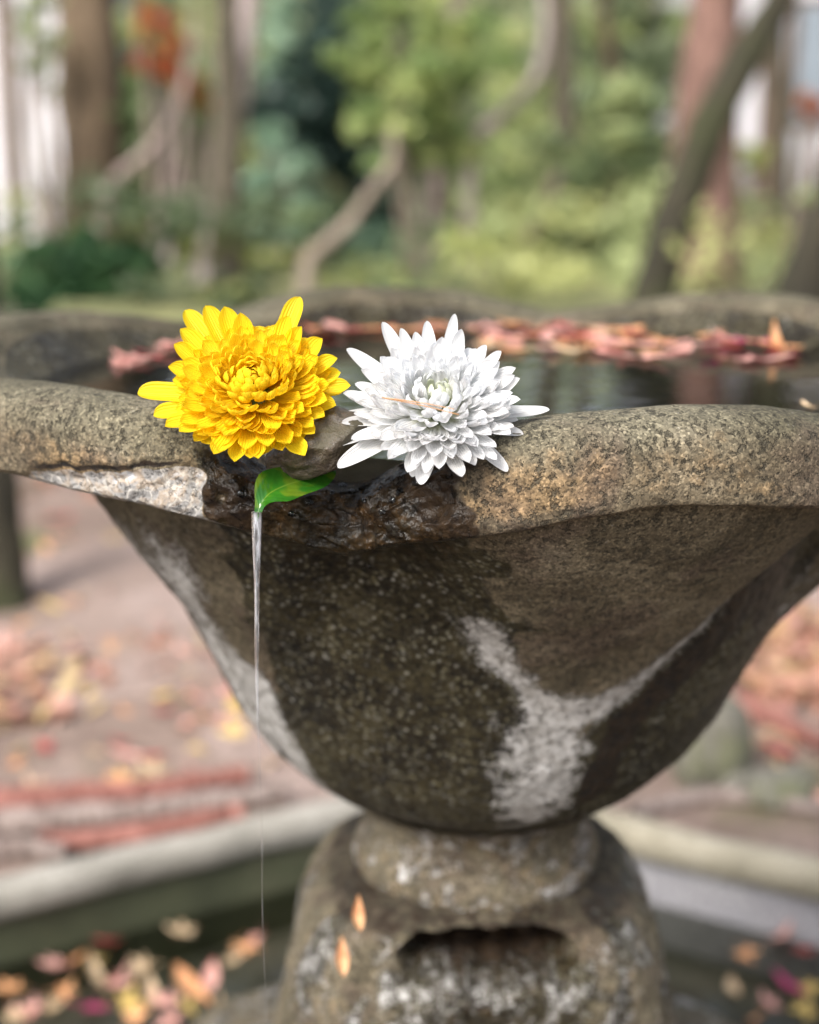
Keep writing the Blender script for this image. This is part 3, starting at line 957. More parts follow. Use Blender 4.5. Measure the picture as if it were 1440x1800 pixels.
# green leaf folded into a spout
Ml = NT('fresh_leaf')
s_ = Ml.attr('along')
x_ = Ml.attr('across')
yel_refl = Ml.range(Ml.noise(Ml.coord(), 75, 3, 0.5, 0.6), 0.5, 0.62)
col_ = Ml.ramp(Ml.noise(Ml.coord(), 130, 4, 0.6), [(0.3, (0.012, 0.075, 0.006)), (0.7, (0.03, 0.15, 0.012))])
col_ = Ml.mix(Ml.math('MULTIPLY', yel_refl, 0.28), col_, (0.26, 0.27, 0.012))  # yellow flower's reflection painted into the leaf colour in patches
col_ = Ml.mix(Ml.range(Ml.math('ABSOLUTE', x_), 0.0, 0.06, 0.6, 0.0), col_, (0.16, 0.26, 0.03))
sidev = Ml.n('ShaderNodeTexWave', {'Vector': Ml.n('ShaderNodeCombineXYZ', {0: Ml.math('ADD', s_, Ml.math('MULTIPLY', Ml.math('ABSOLUTE', x_), 0.18))}).outputs[0], 'Scale': 4.0, 'Distortion': 0.3}).outputs[1]
d_ = Ml.principled(Base_Color=col_, Roughness=0.08, Normal=Ml.bump(sidev, 0.15, 0.0006), Specular_IOR_Level=0.6)
t_ = Ml.n('ShaderNodeBsdfTranslucent', {'Color': (0.06, 0.26, 0.015, 1)}).outputs[0]
mx_ = Ml.n('ShaderNodeMixShader', {0: 0.25})
Ml.t.links.new(d_, mx_.inputs[1])
Ml.t.links.new(t_, mx_.inputs[2])
M_LEAF = Ml.done(mx_.outputs[0])
mid_l = smooth_path([at(588, 822, 0.640), at(550, 838, 0.628), at(505, 852, 0.617), at(473, 868, 0.610), at(457, 890, 0.606), at(451, 918, 0.604)], 26)
sl = np.linspace(0, 1, 26)
wl = 0.0088 * np.sin(np.clip(sl * 1.06, 0, 1) ** 0.85 * PI) ** 0.75 * (1 - 0.66 * sstep(0.52, 0.82, sl)) + 0.0006
T_ = np.gradient(mid_l, axis=0)
T_ /= np.linalg.norm(T_, axis=1)[:, None]
upv = np.array([0.12, -0.62, 0.78])
side = np.cross(T_, upv)
side /= np.linalg.norm(side, axis=1)[:, None]
nl_ = np.cross(side, T_)
xs = np.linspace(-1, 1, 13)
LV = mid_l[:, None, :] + side[:, None, :] * (wl[:, None] * xs[None, :])[..., None] + nl_[:, None, :] * (wl[:, None] * (0.10 + 0.55 * sl[:, None] ** 2) * np.abs(xs)[None, :] ** 1.4 + 0.0006 * np.sin(sl[:, None] * 14) * xs[None, :])[..., None]
base_l = mid_l[13]
tag_leaf = mesh_obj('green_leaf', LV.reshape(-1, 3), grid_faces(26, 13), M_LEAF, None, True, {'along': np.repeat(sl, 13), 'across': np.tile(xs, 26)})
tag(tag_leaf, 'glossy green leaf with painted yellow reflections forming the water spout', 'leaf')

# stream of water falling from the leaf tip
tip0 = Vector(tuple(mid_l[-2]))
zs = np.concatenate([np.linspace(0, 0.05, 20), np.linspace(0.055, 0.84, 70)])
path = []
for d_ in zs:
    path.append((tip0.x - 0.0012 * (1 - math.exp(-d_ * 40)) + 0.0003 * math.sin(d_ * 60), tip0.y - 0.004 * (1 - math.exp(-d_ * 25)), tip0.z + 0.003 - d_))
radw = 0.00045 + 0.0018 * np.exp(-zs * 26) + 0.00012 * np.sin(zs * 140)
v, f = tube(path, radw, 14)
v = np.array(v)
Ms = NT('stream_water')
nz_ = Ms.noise(Ms.n('ShaderNodeMapping', {'Vector': Ms.coord(), 'Scale': (1, 1, 0.12)}).outputs[0], 500, 3, 0.6)
g_ = Ms.principled(Base_Color=(0.97, 0.98, 1.0), Roughness=0.04, IOR=1.33, Transmission_Weight=1.0, Normal=Ms.bump(nz_, 0.5, 0.001))
t_ = Ms.n('ShaderNodeBsdfTransparent').outputs[0]
f_ = Ms.principled(Base_Color=(0.80, 0.83, 0.90), Roughness=0.2)  # pale colour paints the sky's reflection, plus the water's aeration
m1 = Ms.n('ShaderNodeMixShader', {0: 0.42})
Ms.t.links.new(g_, m1.inputs[1])
Ms.t.links.new(t_, m1.inputs[2])
m2 = Ms.n('ShaderNodeMixShader', {0: Ms.range(nz_, 0.42, 0.65, 0.05, 0.42)})
Ms.t.links.new(m1.outputs[0], m2.inputs[1])
Ms.t.links.new(f_, m2.inputs[2])
m3 = Ms.n('ShaderNodeMixShader', {0: Ms.attr('thin')})
Ms.t.links.new(m2.outputs[0], m3.inputs[1])
Ms.t.links.new(t_, m3.inputs[2])
M_STREAM = Ms.done(m3.outputs[0])
zf = tip0.z + 0.003 - v[:, 2]
stream = mesh_obj('water_stream', v, f, M_STREAM, None, True, {'thin': 0.92 * sstep(0.005, 0.11, zf)})
tag(stream, 'thin clear stream of water falling from the green leaf tip', 'water stream')

# beads of water added to give glints on the wet broken stone round the spout
M_DROP = mat_water('glint_bead', (0.97, 0.98, 1.0), 0.0, (200.0, 0.1, 0.0005))
bpy.context.view_layer.update()
dg = bpy.context.evaluated_depsgraph_get()
bead_me = None
rb = random.Random(4)
for q, (u, v_, r_, flat) in enumerate([(603, 853, 0.0030, 0.5), (618, 862, 0.0021, 0.5), (584, 866, 0.0016, 0.6), (522, 872, 0.0013, 0.8), (513, 903, 0.0012, 0.8), (545, 884, 0.0014, 0.7), (648, 995, 0.0022, 0.7), (660, 1001, 0.0015, 0.7),
                                       (690, 880, 0.0017, 0.6), (705, 866, 0.0022, 0.5), (672, 900, 0.0013, 0.7), (668, 858, 0.0015, 0.6), (425, 868, 0.0016, 0.6), (408, 846, 0.0014, 0.6), (640, 880, 0.0012, 0.7), (730, 850, 0.0016, 0.6)]):
    d = at(u, v_, 1.0) - CAM
    ok, hit, nrm_h, _, ob, _ = S.ray_cast(dg, CAM, d.normalized())
    if not ok or ob.name.split('.')[0] != 'basin_bowl':
        continue
    if bead_me is None:
        bpy.ops.mesh.primitive_ico_sphere_add(subdivisions=3, radius=1.0)
        o = bpy.context.object
        o.name = o.data.name = 'glint_drop'
        bead_me = o.data
        bead_me.materials.append(M_DROP)
        bead_me.polygons.foreach_set('use_smooth', np.ones(len(bead_me.polygons), dtype=bool))
    else:
        o = inst('glint_drop', bead_me)
    o.location = hit + nrm_h * r_ * 0.15
    o.rotation_euler = nrm_h.to_track_quat('Z', 'Y').to_euler()
    o.scale = (r_ * rb.uniform(0.8, 1.5), r_ * rb.uniform(0.7, 1.1), r_ * flat)
    tag(o, 'clear water bead added as a glint on the dark wet stone beside the leaf spout', 'water drop', 'added glint beads round the spout')


# ================================================================== FALLEN LEAVES
def maple_mesh(name, size, curl, seed, lobes=5):
    """Small palmate leaf with pointed lobes and a stalk, gently curled."""
    rg = random.Random(seed)
    angs = np.linspace(-118, 118, lobes) + 90
    lens = [0.62, 0.88, 1.0, 0.88, 0.62] if lobes == 5 else [0.5, 0.75, 0.95, 1.0, 0.95, 0.75, 0.5]
    pts = []
    pts.append((0.03, -0.10))
    for i, (a_, l_) in enumerate(zip(angs, lens)):
        a_ = R(a_)
        l_ = l_ * rg.uniform(0.9, 1.08)
        half = R(118 / (lobes - 1))
        pts.append((0.62 * l_ * math.cos(a_ - half * 0.42), 0.62 * l_ * math.sin(a_ - half * 0.42)))
        pts.append((l_ * math.cos(a_), l_ * math.sin(a_)))
        pts.append((0.62 * l_ * math.cos(a_ + half * 0.42), 0.62 * l_ * math.sin(a_ + half * 0.42)))
        if i < lobes - 1:
            pts.append((0.30 * math.cos(a_ + half), 0.30 * math.sin(a_ + half)))
    pts.append((-0.03, -0.10))
    P = np.array(pts)
    V = np.zeros((len(P) + 1, 3))
    V[1:, :2] = P
    n0 = len(P)
    F = [(0, k + 1, (k + 1) % n0 + 1) for k in range(n0)]
    # stalk
    b = len(V)
    V = np.vstack([V, [(0.015, -0.08, 0.01), (-0.015, -0.08, 0.01), (-0.05, -0.75, 0.06), (-0.02, -0.75, 0.06)]])
    F.append((b, b + 1, b + 2, b + 3))
    rr_ = np.hypot(V[:, 0], V[:, 1])
    V[:, 2] += curl * rr_ ** 2 * (1 + 0.7 * np.sin(np.arctan2(V[:, 1], V[:, 0]) * 2 + seed)) * 0.5 + np.array([rg.uniform(-0.05, 0.05) for _ in V])
    V[:, 2] -= V[:, 2].min()
    me = bpy.data.meshes.new(name)
    me.from_pydata([tuple(q) for q in V * size], [], F)
    return me


def oval_mesh(name, size, curl, seed):
    s = np.linspace(0, 1, 8)
    wv = 0.36 * np.sin(s ** 0.8 * PI) + 0.01
    x = np.array([-1, 0, 1.0])
    V = np.stack([wv[:, None] * x, (s[:, None] - 0.5) * 2 + 0 * x, curl * ((s[:, None] - 0.5) ** 2 * 1.6) + 0.14 * np.abs(x)], -1)
    V[..., 2] -= V[..., 2].min()
    me = bpy.data.meshes.new(name)
    me.from_pydata([tuple(q) for q in V.reshape(-1, 3) * size], [], [tuple(f_) for f_ in grid_faces(8, 3)])
    return me


def mat_dead(name, c1, c2, rough=0.55):
    M = NT(name)
    c = M.coord()
    f = M.noise(c, 90, 4, 0.6)
    col = M.mix(M.range(f, 0.35, 0.65), c1, c2)
    d = M.principled(Base_Color=col, Roughness=rough, Normal=M.bump(f, 0.4, 0.001))
    t = M.n('ShaderNodeBsdfTranslucent', {'Color': col}).outputs[0]
    mx = M.n('ShaderNodeMixShader', {0: 0.25})
    M.t.links.new(d, mx.inputs[1])
    M.t.links.new(t, mx.inputs[2])
    return M.done(mx.outputs[0])


LEAFC = {
    'orange': mat_dead('leaf_orange', (0.58, 0.24, 0.10), (0.70, 0.40, 0.20)),
    'pink': mat_dead('leaf_pink', (0.56, 0.24, 0.20), (0.70, 0.42, 0.36)),
    'red': mat_dead('leaf_red', (0.28, 0.028, 0.035), (0.46, 0.09, 0.075)),
    'yellow': mat_dead('leaf_yellow', (0.55, 0.36, 0.08), (0.68, 0.52, 0.20)),
    'tan': mat_dead('leaf_tan', (0.42, 0.28, 0.15), (0.62, 0.48, 0.32)),
    'magenta': mat_dead('leaf_magenta', (0.32, 0.02, 0.10), (0.46, 0.06, 0.17)),
}
leaf_meshes = {}


def leaf_mesh(colr, kind, size_q, var):
    key = (colr, kind, size_q, var)
    if key not in leaf_meshes:
        cu = [0.25, 0.55, 0.9][var % 3]
        me = maple_mesh('fallen_leaf', size_q, cu, var * 7 + 1, 5 if var % 2 else 7) if kind == 'maple' else oval_mesh('fallen_leaf', size_q, cu, var)
        me.materials.append(LEAFC[colr])
        leaf_meshes[key] = me
    return leaf_meshes[key]


rl = random.Random(21)


def drop_leaf(p, colr, where, group, size=0.02, kind=None, tilt=0.25):
    kind = kind or ('maple' if rl.random() < 0.78 else 'oval')
    o = inst('maple_leaf' if kind == 'maple' else 'fallen_leaf', leaf_mesh(colr, kind, round(size, 3), rl.randrange(4)))
    o.location = p
    o.rotation_euler = (rl.gauss(0, tilt), rl.gauss(0, tilt), rl.uniform(0, 2 * PI))
    tag(o, f'{colr} {"maple" if kind == "maple" else "oval"} leaf {where}', 'leaf', group)
    return o


# rafts of leaves on the basin water, by bearing: (u0, u1, v0, v1, how many, colours)
rafts = [(850, 1165, 566, 626, 80, ('pink', 'orange', 'pink', 'orange', 'red', 'tan')),
         (1150, 1400, 592, 640, 22, ('pink', 'red', 'pink', 'magenta', 'orange')),
         (95, 235, 600, 640, 12, ('pink', 'red', 'pink')),
         (60, 190, 575, 606, 9, ('orange', 'tan', 'pink')),
         (500, 640, 556, 600, 12, ('pink', 'orange', 'red')),
         (690, 850, 560, 590, 10, ('orange', 'pink', 'orange'))]
names = ['on the leaf raft behind the white flower', 'on the small raft at the basin back right', 'on the basin water left of the yellow flower', 'at the far left inner edge of the basin', 'on the basin water between the two flowers', 'on the water just behind the white flower']
for q, (u0, u1, v0, v1, n, cols) in enumerate(rafts):
    for k in range(n):
        p = on_ground(rl.uniform(u0, u1), rl.uniform(v0, v1), Z_WATER)
        r_ = math.hypot(p.x, p.y)
        if r_ > 0.228:
            p.x, p.y = p.x * 0.228 / r_, p.y * 0.228 / r_
        p.z = Z_WATER + 0.0005 + 0.0012 * (k % 5)
        c_ = cols[k % len(cols)]
        drop_leaf(p, c_, names[q], f'{c_} leaves ' + names[q], rl.choice((0.011, 0.014, 0.017, 0.020)), None, 0.07).scale = (1, 1, rl.uniform(0.25, 0.6))
p = on_ground(1420, 720, Z_WATER)
drop_leaf(p + Vector((0, 0, 0.001)), 'tan', 'afloat by the rim at the right edge of the photo', None, 0.008, 'oval', 0.1)
p = on_ground(1372, 618, Z_WATER)
p.x, p.y = p.x * 0.98, p.y * 0.98
o = drop_leaf(p + Vector((0, 0, 0.003)), 'orange', 'curled up at the right end of the floating raft', None, 0.017, 'oval', 0.1)
o.rotation_euler = (0.9, 0.1, 0.5)

# leaves in the pool, placed one by one: (u, v, colour, size)
pool_leaves = [(430, 1600 + 65, 'orange', .02), (455, 1650, 'pink', .018), (320, 1640, 'tan', .02), (195, 1655, 'red', .019), (105, 1700, 'pink', .024), (165, 1715, 'tan', .022), (255, 1700, 'tan', .02),
               (155, 1772, 'magenta', .024), (220, 1765, 'yellow', .022), (335, 1740, 'orange', .025), (290, 1765, 'pink', .02), (265, 1745, 'tan', .018), (60, 1780, 'pink', .02), (90, 1775, 'tan', .017), (330, 1775, 'yellow', .016),
               (275, 1605, 'pink', .014), (1365, 1655, 'pink', .022), (1310, 1675, 'orange', .017), (1385, 1735, 'magenta', .019), (1420, 1735, 'yellow', .017), (1420, 1775, 'yellow', .02), (1420, 1670, 'red', .016), (1330, 1790, 'orange', .018), (20, 1740, 'orange', .02), (130, 1690, 'orange', .018), (200, 1735, 'pink', .022), (370, 1720, 'pink', .019), (385, 1785, 'tan', .02), (245, 1790, 'orange', .02), (110, 1745, 'orange', .017), (410, 1690, 'tan', .014), (300, 1790, 'pink', .02), (20, 1790, 'tan', .02), (175, 1690, 'yellow', .016), (1290, 1745, 'tan', .016), (1350, 1765, 'pink', .016), (1400, 1625, 'orange', .016)]
for (u, vv, c_, s) in pool_leaves:
    p = on_ground(u, vv, Z_POOL + 0.003)
    side_w = 'left' if u < 720 else 'right'
    drop_leaf(p, c_, f'in the dark pool {side_w} of the pedestal', f'{c_} pool leaves {side_w} of the pedestal', s * 1.35, None, 0.25)
# two small leaves stuck on the pedestal shoulder
for (u, vv, dd, s, nm) in ((628, 1606, 0.797, 0.010, 'upper'), (600, 1682, 0.790, 0.011, 'lower')):
    o = drop_leaf(at(u, vv, dd), 'orange', f'stuck to the wet pedestal, {nm} of two', None, s, 'oval', 0.1)
    o.rotation_euler = (1.0, 0.2, 0.4)

# leaves on the earth: individuals near, a litter sheet beyond
gl_n = 0
zones = [(0, 560, 1000, 1420, 95), (1120, 1440, 1060, 1440, 60), (0, 330, 850, 1060, 45)]
gcols = ['orange', 'pink', 'pink', 'tan', 'red', 'orange', 'yellow']
for (u0, u1, v0, v1, n) in zones:
    for k in range(n):
        p = on_ground(rl.uniform(u0, u1), v0 + (v1 - v0) * rl.random() ** 0.8)
        th_ = math.atan2(p.x, p.y)
        if math.hypot(p.x, p.y) < float(hex_r(np.array(th_), 1.16)):
            continue
        p.z = float(terrain_z(p.x, p.y)) + 0.004
        c_ = gcols[rl.randrange(len(gcols))]
        sd_ = 'left' if p.x < 0 else 'right'
        far = 'beyond the kerb' if p.y < 1.9 else 'further back'
        drop_leaf(p, c_, f'{far} at the {sd_} of the basin', f'{c_} leaves {far}, {sd_}', rl.choice((0.02, 0.026, 0.032)), None, 0.3)

# leaf litter that nobody could count
n = 60000
ang = rng.uniform(-0.6, 0.6, n)
dist = 2.2 + 18 * rng.random(n) ** 2.0
lx, ly = CAM.x + np.sin(ang) * dist, CAM.y + np.cos(ang) * dist
patch = fbm(np.stack([lx, ly, 0 * lx], -1) * 0.9, 3, 77)
keep = (dist < 6.8) & (patch > -0.10 + 0.32 * rng.random(n)) & (np.hypot(lx, ly) > 1.35)
lx, ly = lx[keep], ly[keep]
lz = terrain_z(lx, ly) + 0.006
n = len(lx)
sz = rng.uniform(0.014, 0.03, n)
an = rng.uniform(0, 2 * PI, n)
c_, s_n = np.cos(an), np.sin(an)
tl = rng.normal(0, 0.35, (n, 2))
corn = np.array([(1, 0), (0.1, 0.62), (-1, 0), (0.1, -0.62)])
Q = []
for (a_, b_) in corn:
    dx, dy = (a_ * c_ - b_ * s_n) * sz, (a_ * s_n + b_ * c_) * sz
    Q.append(np.stack([lx + dx, ly + dy, lz + dx * tl[:, 0] + dy * tl[:, 1] + 0.004], -1))
Q = np.stack(Q, 1).reshape(-1, 3)
M_LIT = mat_leafy('leaf_litter', [(0.0, (0.16, 0.07, 0.04)), (0.25, (0.36, 0.17, 0.11)), (0.45, (0.44, 0.24, 0.18)), (0.65, (0.42, 0.23, 0.19)), (0.82, (0.45, 0.32, 0.14)), (1.0, (0.40, 0.34, 0.24))], 0.15)
lit = mesh_obj('leaf_litter', Q, np.arange(n * 4).reshape(-1, 4), M_LIT, None, False, None, {'tone': rng.random(n)})
tag(lit, 'orange and pink fallen leaves carpeting the forest floor', 'leaf litter', kind='stuff')

# ------------------------------------------------------------------ sticks and stones behind the kerb
M_STICK = mat_bark('stick_red', (0.16, 0.055, 0.04), (0.36, 0.16, 0.13), None, 30)
M_STICK2 = mat_bark('stick_grey', (0.14, 0.10, 0.085), (0.36, 0.29, 0.26), None, 30)
sticks = [((-20, 1405), (230, 1392), (430, 1366), 0.020, M_STICK, 'long reddish fallen branch behind the left kerb, furthest back'),
          ((-20, 1452), (200, 1432), (500, 1392), 0.018, M_STICK2, 'long grey fallen branch behind the left kerb, second from the back'),
          ((60, 1488), (240, 1470), (420, 1432), 0.017, M_STICK, 'reddish brown branch lying nearest the left kerb'),
          ((-30, 1500), (40, 1494), (110, 1500), 0.016, M_STICK2, 'short pale grey stick at the left edge beside the kerb'),
          ((1300, 1235), (1370, 1270), (1460, 1318), 0.018, M_STICK, 'reddish branch on the earth at the right edge'),
          ((1120, 1432), (1260, 1402), (1460, 1428), 0.012, M_STICK2, 'thin grey stick behind the right kerb')]
for q, (a_, b_, c_, r_, mt, lb) in enumerate(sticks):
    ps = [on_ground(x_, y_, r_ * 0.8) for (x_, y_) in (a_, b_, c_)]
    for p in ps:
        p.z = float(terrain_z(p.x, p.y)) + r_ * 0.85
    path_ = smooth_path(ps, 30)
    path_ = path_ + np.stack([fbm(path_ * 6, 2, q), fbm(path_ * 6 + 9, 2, q), 0 * path_[:, 0]], -1) * 0.012
    v, f = tube(path_, np.linspace(r_, r_ * 0.7, 30), 12, 0.25, q, 20)
    o = mesh_obj('fallen_branch', v, f, mt)
    tag(o, lb, 'branch', 'branches by the pool')
M_ROCK = mat_stone('mossy_rock', [(0.3, (0.07, 0.065, 0.05)), (0.5, (0.15, 0.14, 0.115)), (0.7, (0.25, 0.24, 0.20))], 16.0, 0.9, 160.0, 0.006, (0.10, 0.105, 0.05))
for q, (u, vv, sx, sz_, lb) in enumerate([(1252, 1370, 0.055, 0.085, 'upright pale mossy stone behind the right kerb'), (1355, 1400, 0.06, 0.025, 'flat grey stone near the right edge behind the kerb'), (1400, 1375, 0.03, 0.016, 'small pale stone at the right edge')]):
    p = on_ground(u, vv)
    bpy.ops.mesh.primitive_ico_sphere_add(subdivisions=4, radius=1.0, location=(p.x, p.y, float(terrain_z(p.x, p.y)) + sz_ * 0.5))
    o = bpy.context.object
    o.name = o.data.name = 'rock'
    co = np.zeros(len(o.data.vertices) * 3)
    o.data.vertices.foreach_get('co', co)
    co = co.reshape(-1, 3)
    co = co * (1 + fbm(co * 1.3 + q * 5, 4, 50 + q) * 0.3)[:, None] * np.array([sx, sx * 0.8, sz_])
    o.data.vertices.foreach_set('co', co.ravel())
    for p_ in o.data.polygons:
        p_.use_smooth = True
    o.data.materials.append(M_ROCK)
    tag(o, lb, 'rock')

# ================================================================== TREES AND SHRUBS
def leaf_cloud(clumps, per, size, flat=0.5, r_=None):
    """clumps: (n,7) centre, radii, tone. Returns quads and a tone per leaf."""
    cl = np.asarray(clumps, float)
    n = len(cl) * per
    idx = np.repeat(np.arange(len(cl)), per)
    d = rng.normal(0, 1, (n, 3))
    d /= np.linalg.norm(d, axis=1)[:, None]
    rad_ = rng.random(n) ** 0.45
    c = cl[idx, :3] + d * rad_[:, None] * cl[idx, 3:6]
    nrm_ = rng.normal(0, 1, (n, 3)) * np.array([1, 1, flat]) + np.array([0, 0, 0.9])
    nrm_ /= np.linalg.norm(nrm_, axis=1)[:, None]
    ax = np.cross(nrm_, rng.normal(0, 1, (n, 3)))
    ax /= np.linalg.norm(ax, axis=1)[:, None]
    bx = np.cross(nrm_, ax)
    s = size * rng.uniform(0.6, 1.3, n)
    q = np.stack([c + ax * s[:, None], c + bx * (s * 0.45)[:, None] - nrm_ * (s * 0.12)[:, None], c - ax * s[:, None], c - bx * (s * 0.45)[:, None] - nrm_ * (s * 0.12)[:, None]], 1)
    tone = np.clip(cl[idx, 6] + rng.normal(0, 0.10, n), 0, 1)
    return q.reshape(-1, 3), np.arange(n * 4).reshape(-1, 4), tone


def make_clumps(centre, radii, n, cr, seed, tone_lo=0.1, tone_hi=0.9):
    rg = np.random.default_rng(seed)
    d = rg.normal(0, 1, (n, 3))
    d /= np.linalg.norm(d, axis=1)[:, None]
    c = np.array(centre) + d * (rg.random(n) ** 0.4)[:, None] * np.array(radii)
    cr_ = cr * rg.uniform(0.6, 1.5, n)
    return np.concatenate([c, np.stack([cr_, cr_, cr_ * 0.6], -1), rg.uniform(tone_lo, tone_hi, n)[:, None]], 1)


PAL = {
    'dark': mat_leafy('foliage_dark', [(0.0, (0.010, 0.022, 0.018)), (0.5, (0.022, 0.045, 0.036)), (1.0, (0.05, 0.085, 0.07))], 0.2),
    'mint': mat_leafy('foliage_mint', [(0.0, (0.10, 0.17, 0.115)), (0.5, (0.24, 0.36, 0.25)), (1.0, (0.42, 0.55, 0.41))], 0.3),
    'fresh': mat_leafy('foliage_fresh', [(0.0, (0.13, 0.18, 0.075)), (0.35, (0.27, 0.37, 0.14)), (0.7, (0.42, 0.50, 0.20)), (1.0, (0.56, 0.58, 0.26))], 0.4),
    'green': mat_leafy('foliage_green', [(0.0, (0.07, 0.10, 0.05)), (0.5, (0.19, 0.25, 0.12)), (1.0, (0.42, 0.47, 0.22))], 0.35),
    'deep': mat_leafy('foliage_deep', [(0.0, (0.015, 0.045, 0.018)), (0.5, (0.04, 0.10, 0.04)), (1.0, (0.09, 0.17, 0.07))], 0.3),
    'sage': mat_leafy('foliage_sage', [(0.0, (0.08, 0.11, 0.06)), (0.5, (0.21, 0.27, 0.15)), (1.0, (0.42, 0.47, 0.30))], 0.3),
    'straw': mat_leafy('foliage_straw', [(0.0, (0.14, 0.15, 0.045)), (0.5, (0.32, 0.36, 0.11)), (1.0, (0.50, 0.52, 0.22))], 0.35),
    'autumn': mat_leafy('foliage_autumn', [(0.0, (0.42, 0.05, 0.05)), (0.45, (0.50, 0.17, 0.06)), (0.8, (0.48, 0.28, 0.09)), (1.0, (0.30, 0.32, 0.08))], 0.4),
}
BARK = {
    'brown': mat_bark('bark_brown', (0.055, 0.036, 0.02), (0.165, 0.115, 0.072)),
    'olive': mat_bark('bark_olive', (0.04, 0.034, 0.022), (0.115, 0.095, 0.065)),
    'pale': mat_bark('bark_pale', (0.22, 0.175, 0.165), (0.42, 0.35, 0.34)),
    'beige': mat_bark('bark_beige', (0.16, 0.125, 0.095), (0.32, 0.26, 0.21)),
    'red': mat_bark('bark_red', (0.085, 0.045, 0.035), (0.22, 0.125, 0.10)),
    'moss': mat_bark('bark_moss', (0.015, 0.013, 0.007), (0.042, 0.035, 0.019), (0.028, 0.03, 0.01)),
    'mauve': mat_bark('bark_mauve', (0.15, 0.11, 0.10), (0.30, 0.23, 0.21)),
}


def px_w(npx, dist):
    return npx * dist * 1.02 / FPX


def ground_drop(p):
    return float(terrain_z(p.x, p.y))


def tree(label, pts, dist, wpx, bark, crown=None, height=6.5, group=None, name='tree', limb=True, seed=0):
    """A trunk through bearings pts [(u, v), ...] (base first), carried on upward to a crown above the frame."""
    P = [at(u, v_, dist) for (u, v_) in pts]
    base = P[0].copy()
    gz_ = ground_drop(base)
    root_p = Vector((base.x, base.y, gz_))
    r0_ = px_w(wpx, dist) / 2 * 1.2
    top = P[-1]
    dirv = (P[-1] - P[-2]).normalized()
    if height:
        dirv = Vector((dirv.x * 0.6, dirv.y, max(dirv.z, 0.7))).normalized()
        P = P + [top + dirv * (height * 0.35), top + dirv * (height * 0.7)]
    if P[0].z > gz_ + 0.05:
        P = [Vector((base.x, base.y, gz_ - 0.1))] + P
    else:
        P[0].z = gz_ - 0.1
    root = empty(name, root_p)
    path_ = smooth_path([p - root_p for p in P], 46)
    t_ = np.linspace(0, 1, 46)
    prof = r0_ * (1 - 0.55 * t_ ** 1.3) * (1 + 0.55 * np.exp(-t_ * 16))
    v, f = tube(path_, prof, 20, 0.22, seed, 7 / max(r0_ * 5, 0.2))
    mesh_obj('trunk', v, f, BARK[bark], root)
    if crown:
        tp = path_[-1]
        rg = random.Random(seed)
        cl = make_clumps(tp + np.array([0, 0, 0.4]), (1.5, 1.5, 0.9), 26, 0.42, seed)
        for k in range(4):
            s_i = 30 + k * 4
            q = np.array(cl[rg.randrange(len(cl))][:3])
            v, f = tube(smooth_path([path_[s_i], (path_[s_i] * 0.5 + q * 0.5) + np.array([0, 0, -0.1]), q], 10), np.linspace(prof[s_i] * 0.5, 0.01, 10), 8)
            mesh_obj('limb', v, f, BARK[bark], root)
        q, fq, tn = leaf_cloud(cl, 14, 0.06)
        mesh_obj('crown', q, fq, PAL[crown], root, False, None, {'tone': tn})
    tag(root, label, 'tree', group)
    return root


tree('thick straight brown trunk standing at the far left', [(165, 430), (160, 215), (152, 0)], 11.5, 112, 'brown', 'green', seed=1)
tree('slim olive-brown upright trunk just right of the thick left trunk', [(397, 510), (398, 250), (400, 0)], 8.4, 46, 'olive', 'green', seed=2)
tree('pale pinkish trunk crossing behind the slim olive trunk', [(362, 515), (405, 250), (438, 0)], 9.2, 36, 'pale', 'sage', seed=3)
tree('thin mauve sapling leaning right beside the thick left trunk', [(178, 430), (200, 325), (250, 275), (300, 215), (335, 110), (345, 0)], 10.0, 20, 'mauve', None, 0, seed=4)
tree('bent beige dead trunk leaning right in the centre', [(540, 468), (572, 430), (612, 395), (655, 335), (690, 285), (688, 225)], 7.6, 23, 'beige', None, 0, seed=5)
tree('reddish brown trunk at the right behind the mossy leaning trunk', [(1228, 520), (1240, 260), (1262, 0)], 9.0, 96, 'red', 'green', seed=6)
tree('dark mossy trunk leaning right across the reddish trunk', [(1150, 505), (1200, 350), (1262, 190), (1345, 40), (1385, -60)], 8.0, 66, 'moss', 'green', seed=7)
tree('dark leaning trunk at the right edge of the photo', [(1395, 575), (1440, 430), (1500, 250)], 5.6, 92, 'moss', 'deep', 5, seed=8)
tree('dark trunk at the left edge, nearest the pool', [(5, 1120), (-10, 960), (-24, 800), (-60, 300)], 2.75, 96, 'moss', 'green', 3, seed=9)
tree('thin pinkish trunk in the centre background', [(755, 520), (768, 400), (775, 300), (790, 150)], 10.5, 34, 'mauve', 'fresh', seed=10)
tree('grey slanting stem right of the centre background', [(880, 510), (930, 410), (985, 300)], 10.0, 30, 'beige', None, 0, seed=11)
tree('pale forked branch stem reaching up in the upper centre', [(830, 270), (890, 195), (945, 130), (960, 40), (950, -40)], 9.6, 20, 'pale', None, 0, seed=12)
tree('dim olive stem behind the shrubs right of centre', [(1010, 530), (1020, 400), (1000, 280), (990, 120)], 11.0, 46, 'olive', 'sage', seed=13)
tree('slender brown stem leaning left behind the right shrubs', [(1045, 470), (1060, 380), (1085, 200), (1060, 0)], 12.0, 24, 'brown', 'sage', seed=14)
tree('pale brown trunk against the left house wall', [(30, 430), (35, 200), (30, 0)], 14.0, 52, 'mauve', 'green', seed=15)
tree('thin dark trunk before the right house wall', [(1370, 470), (1375, 250), (1368, 0)], 12.5, 22, 'olive', 'sage', seed=16)
tree('short dark trunk left of the bent dead trunk', [(520, 500), (505, 420), (490, 380)], 12.0, 60, 'moss', None, 0, seed=17)


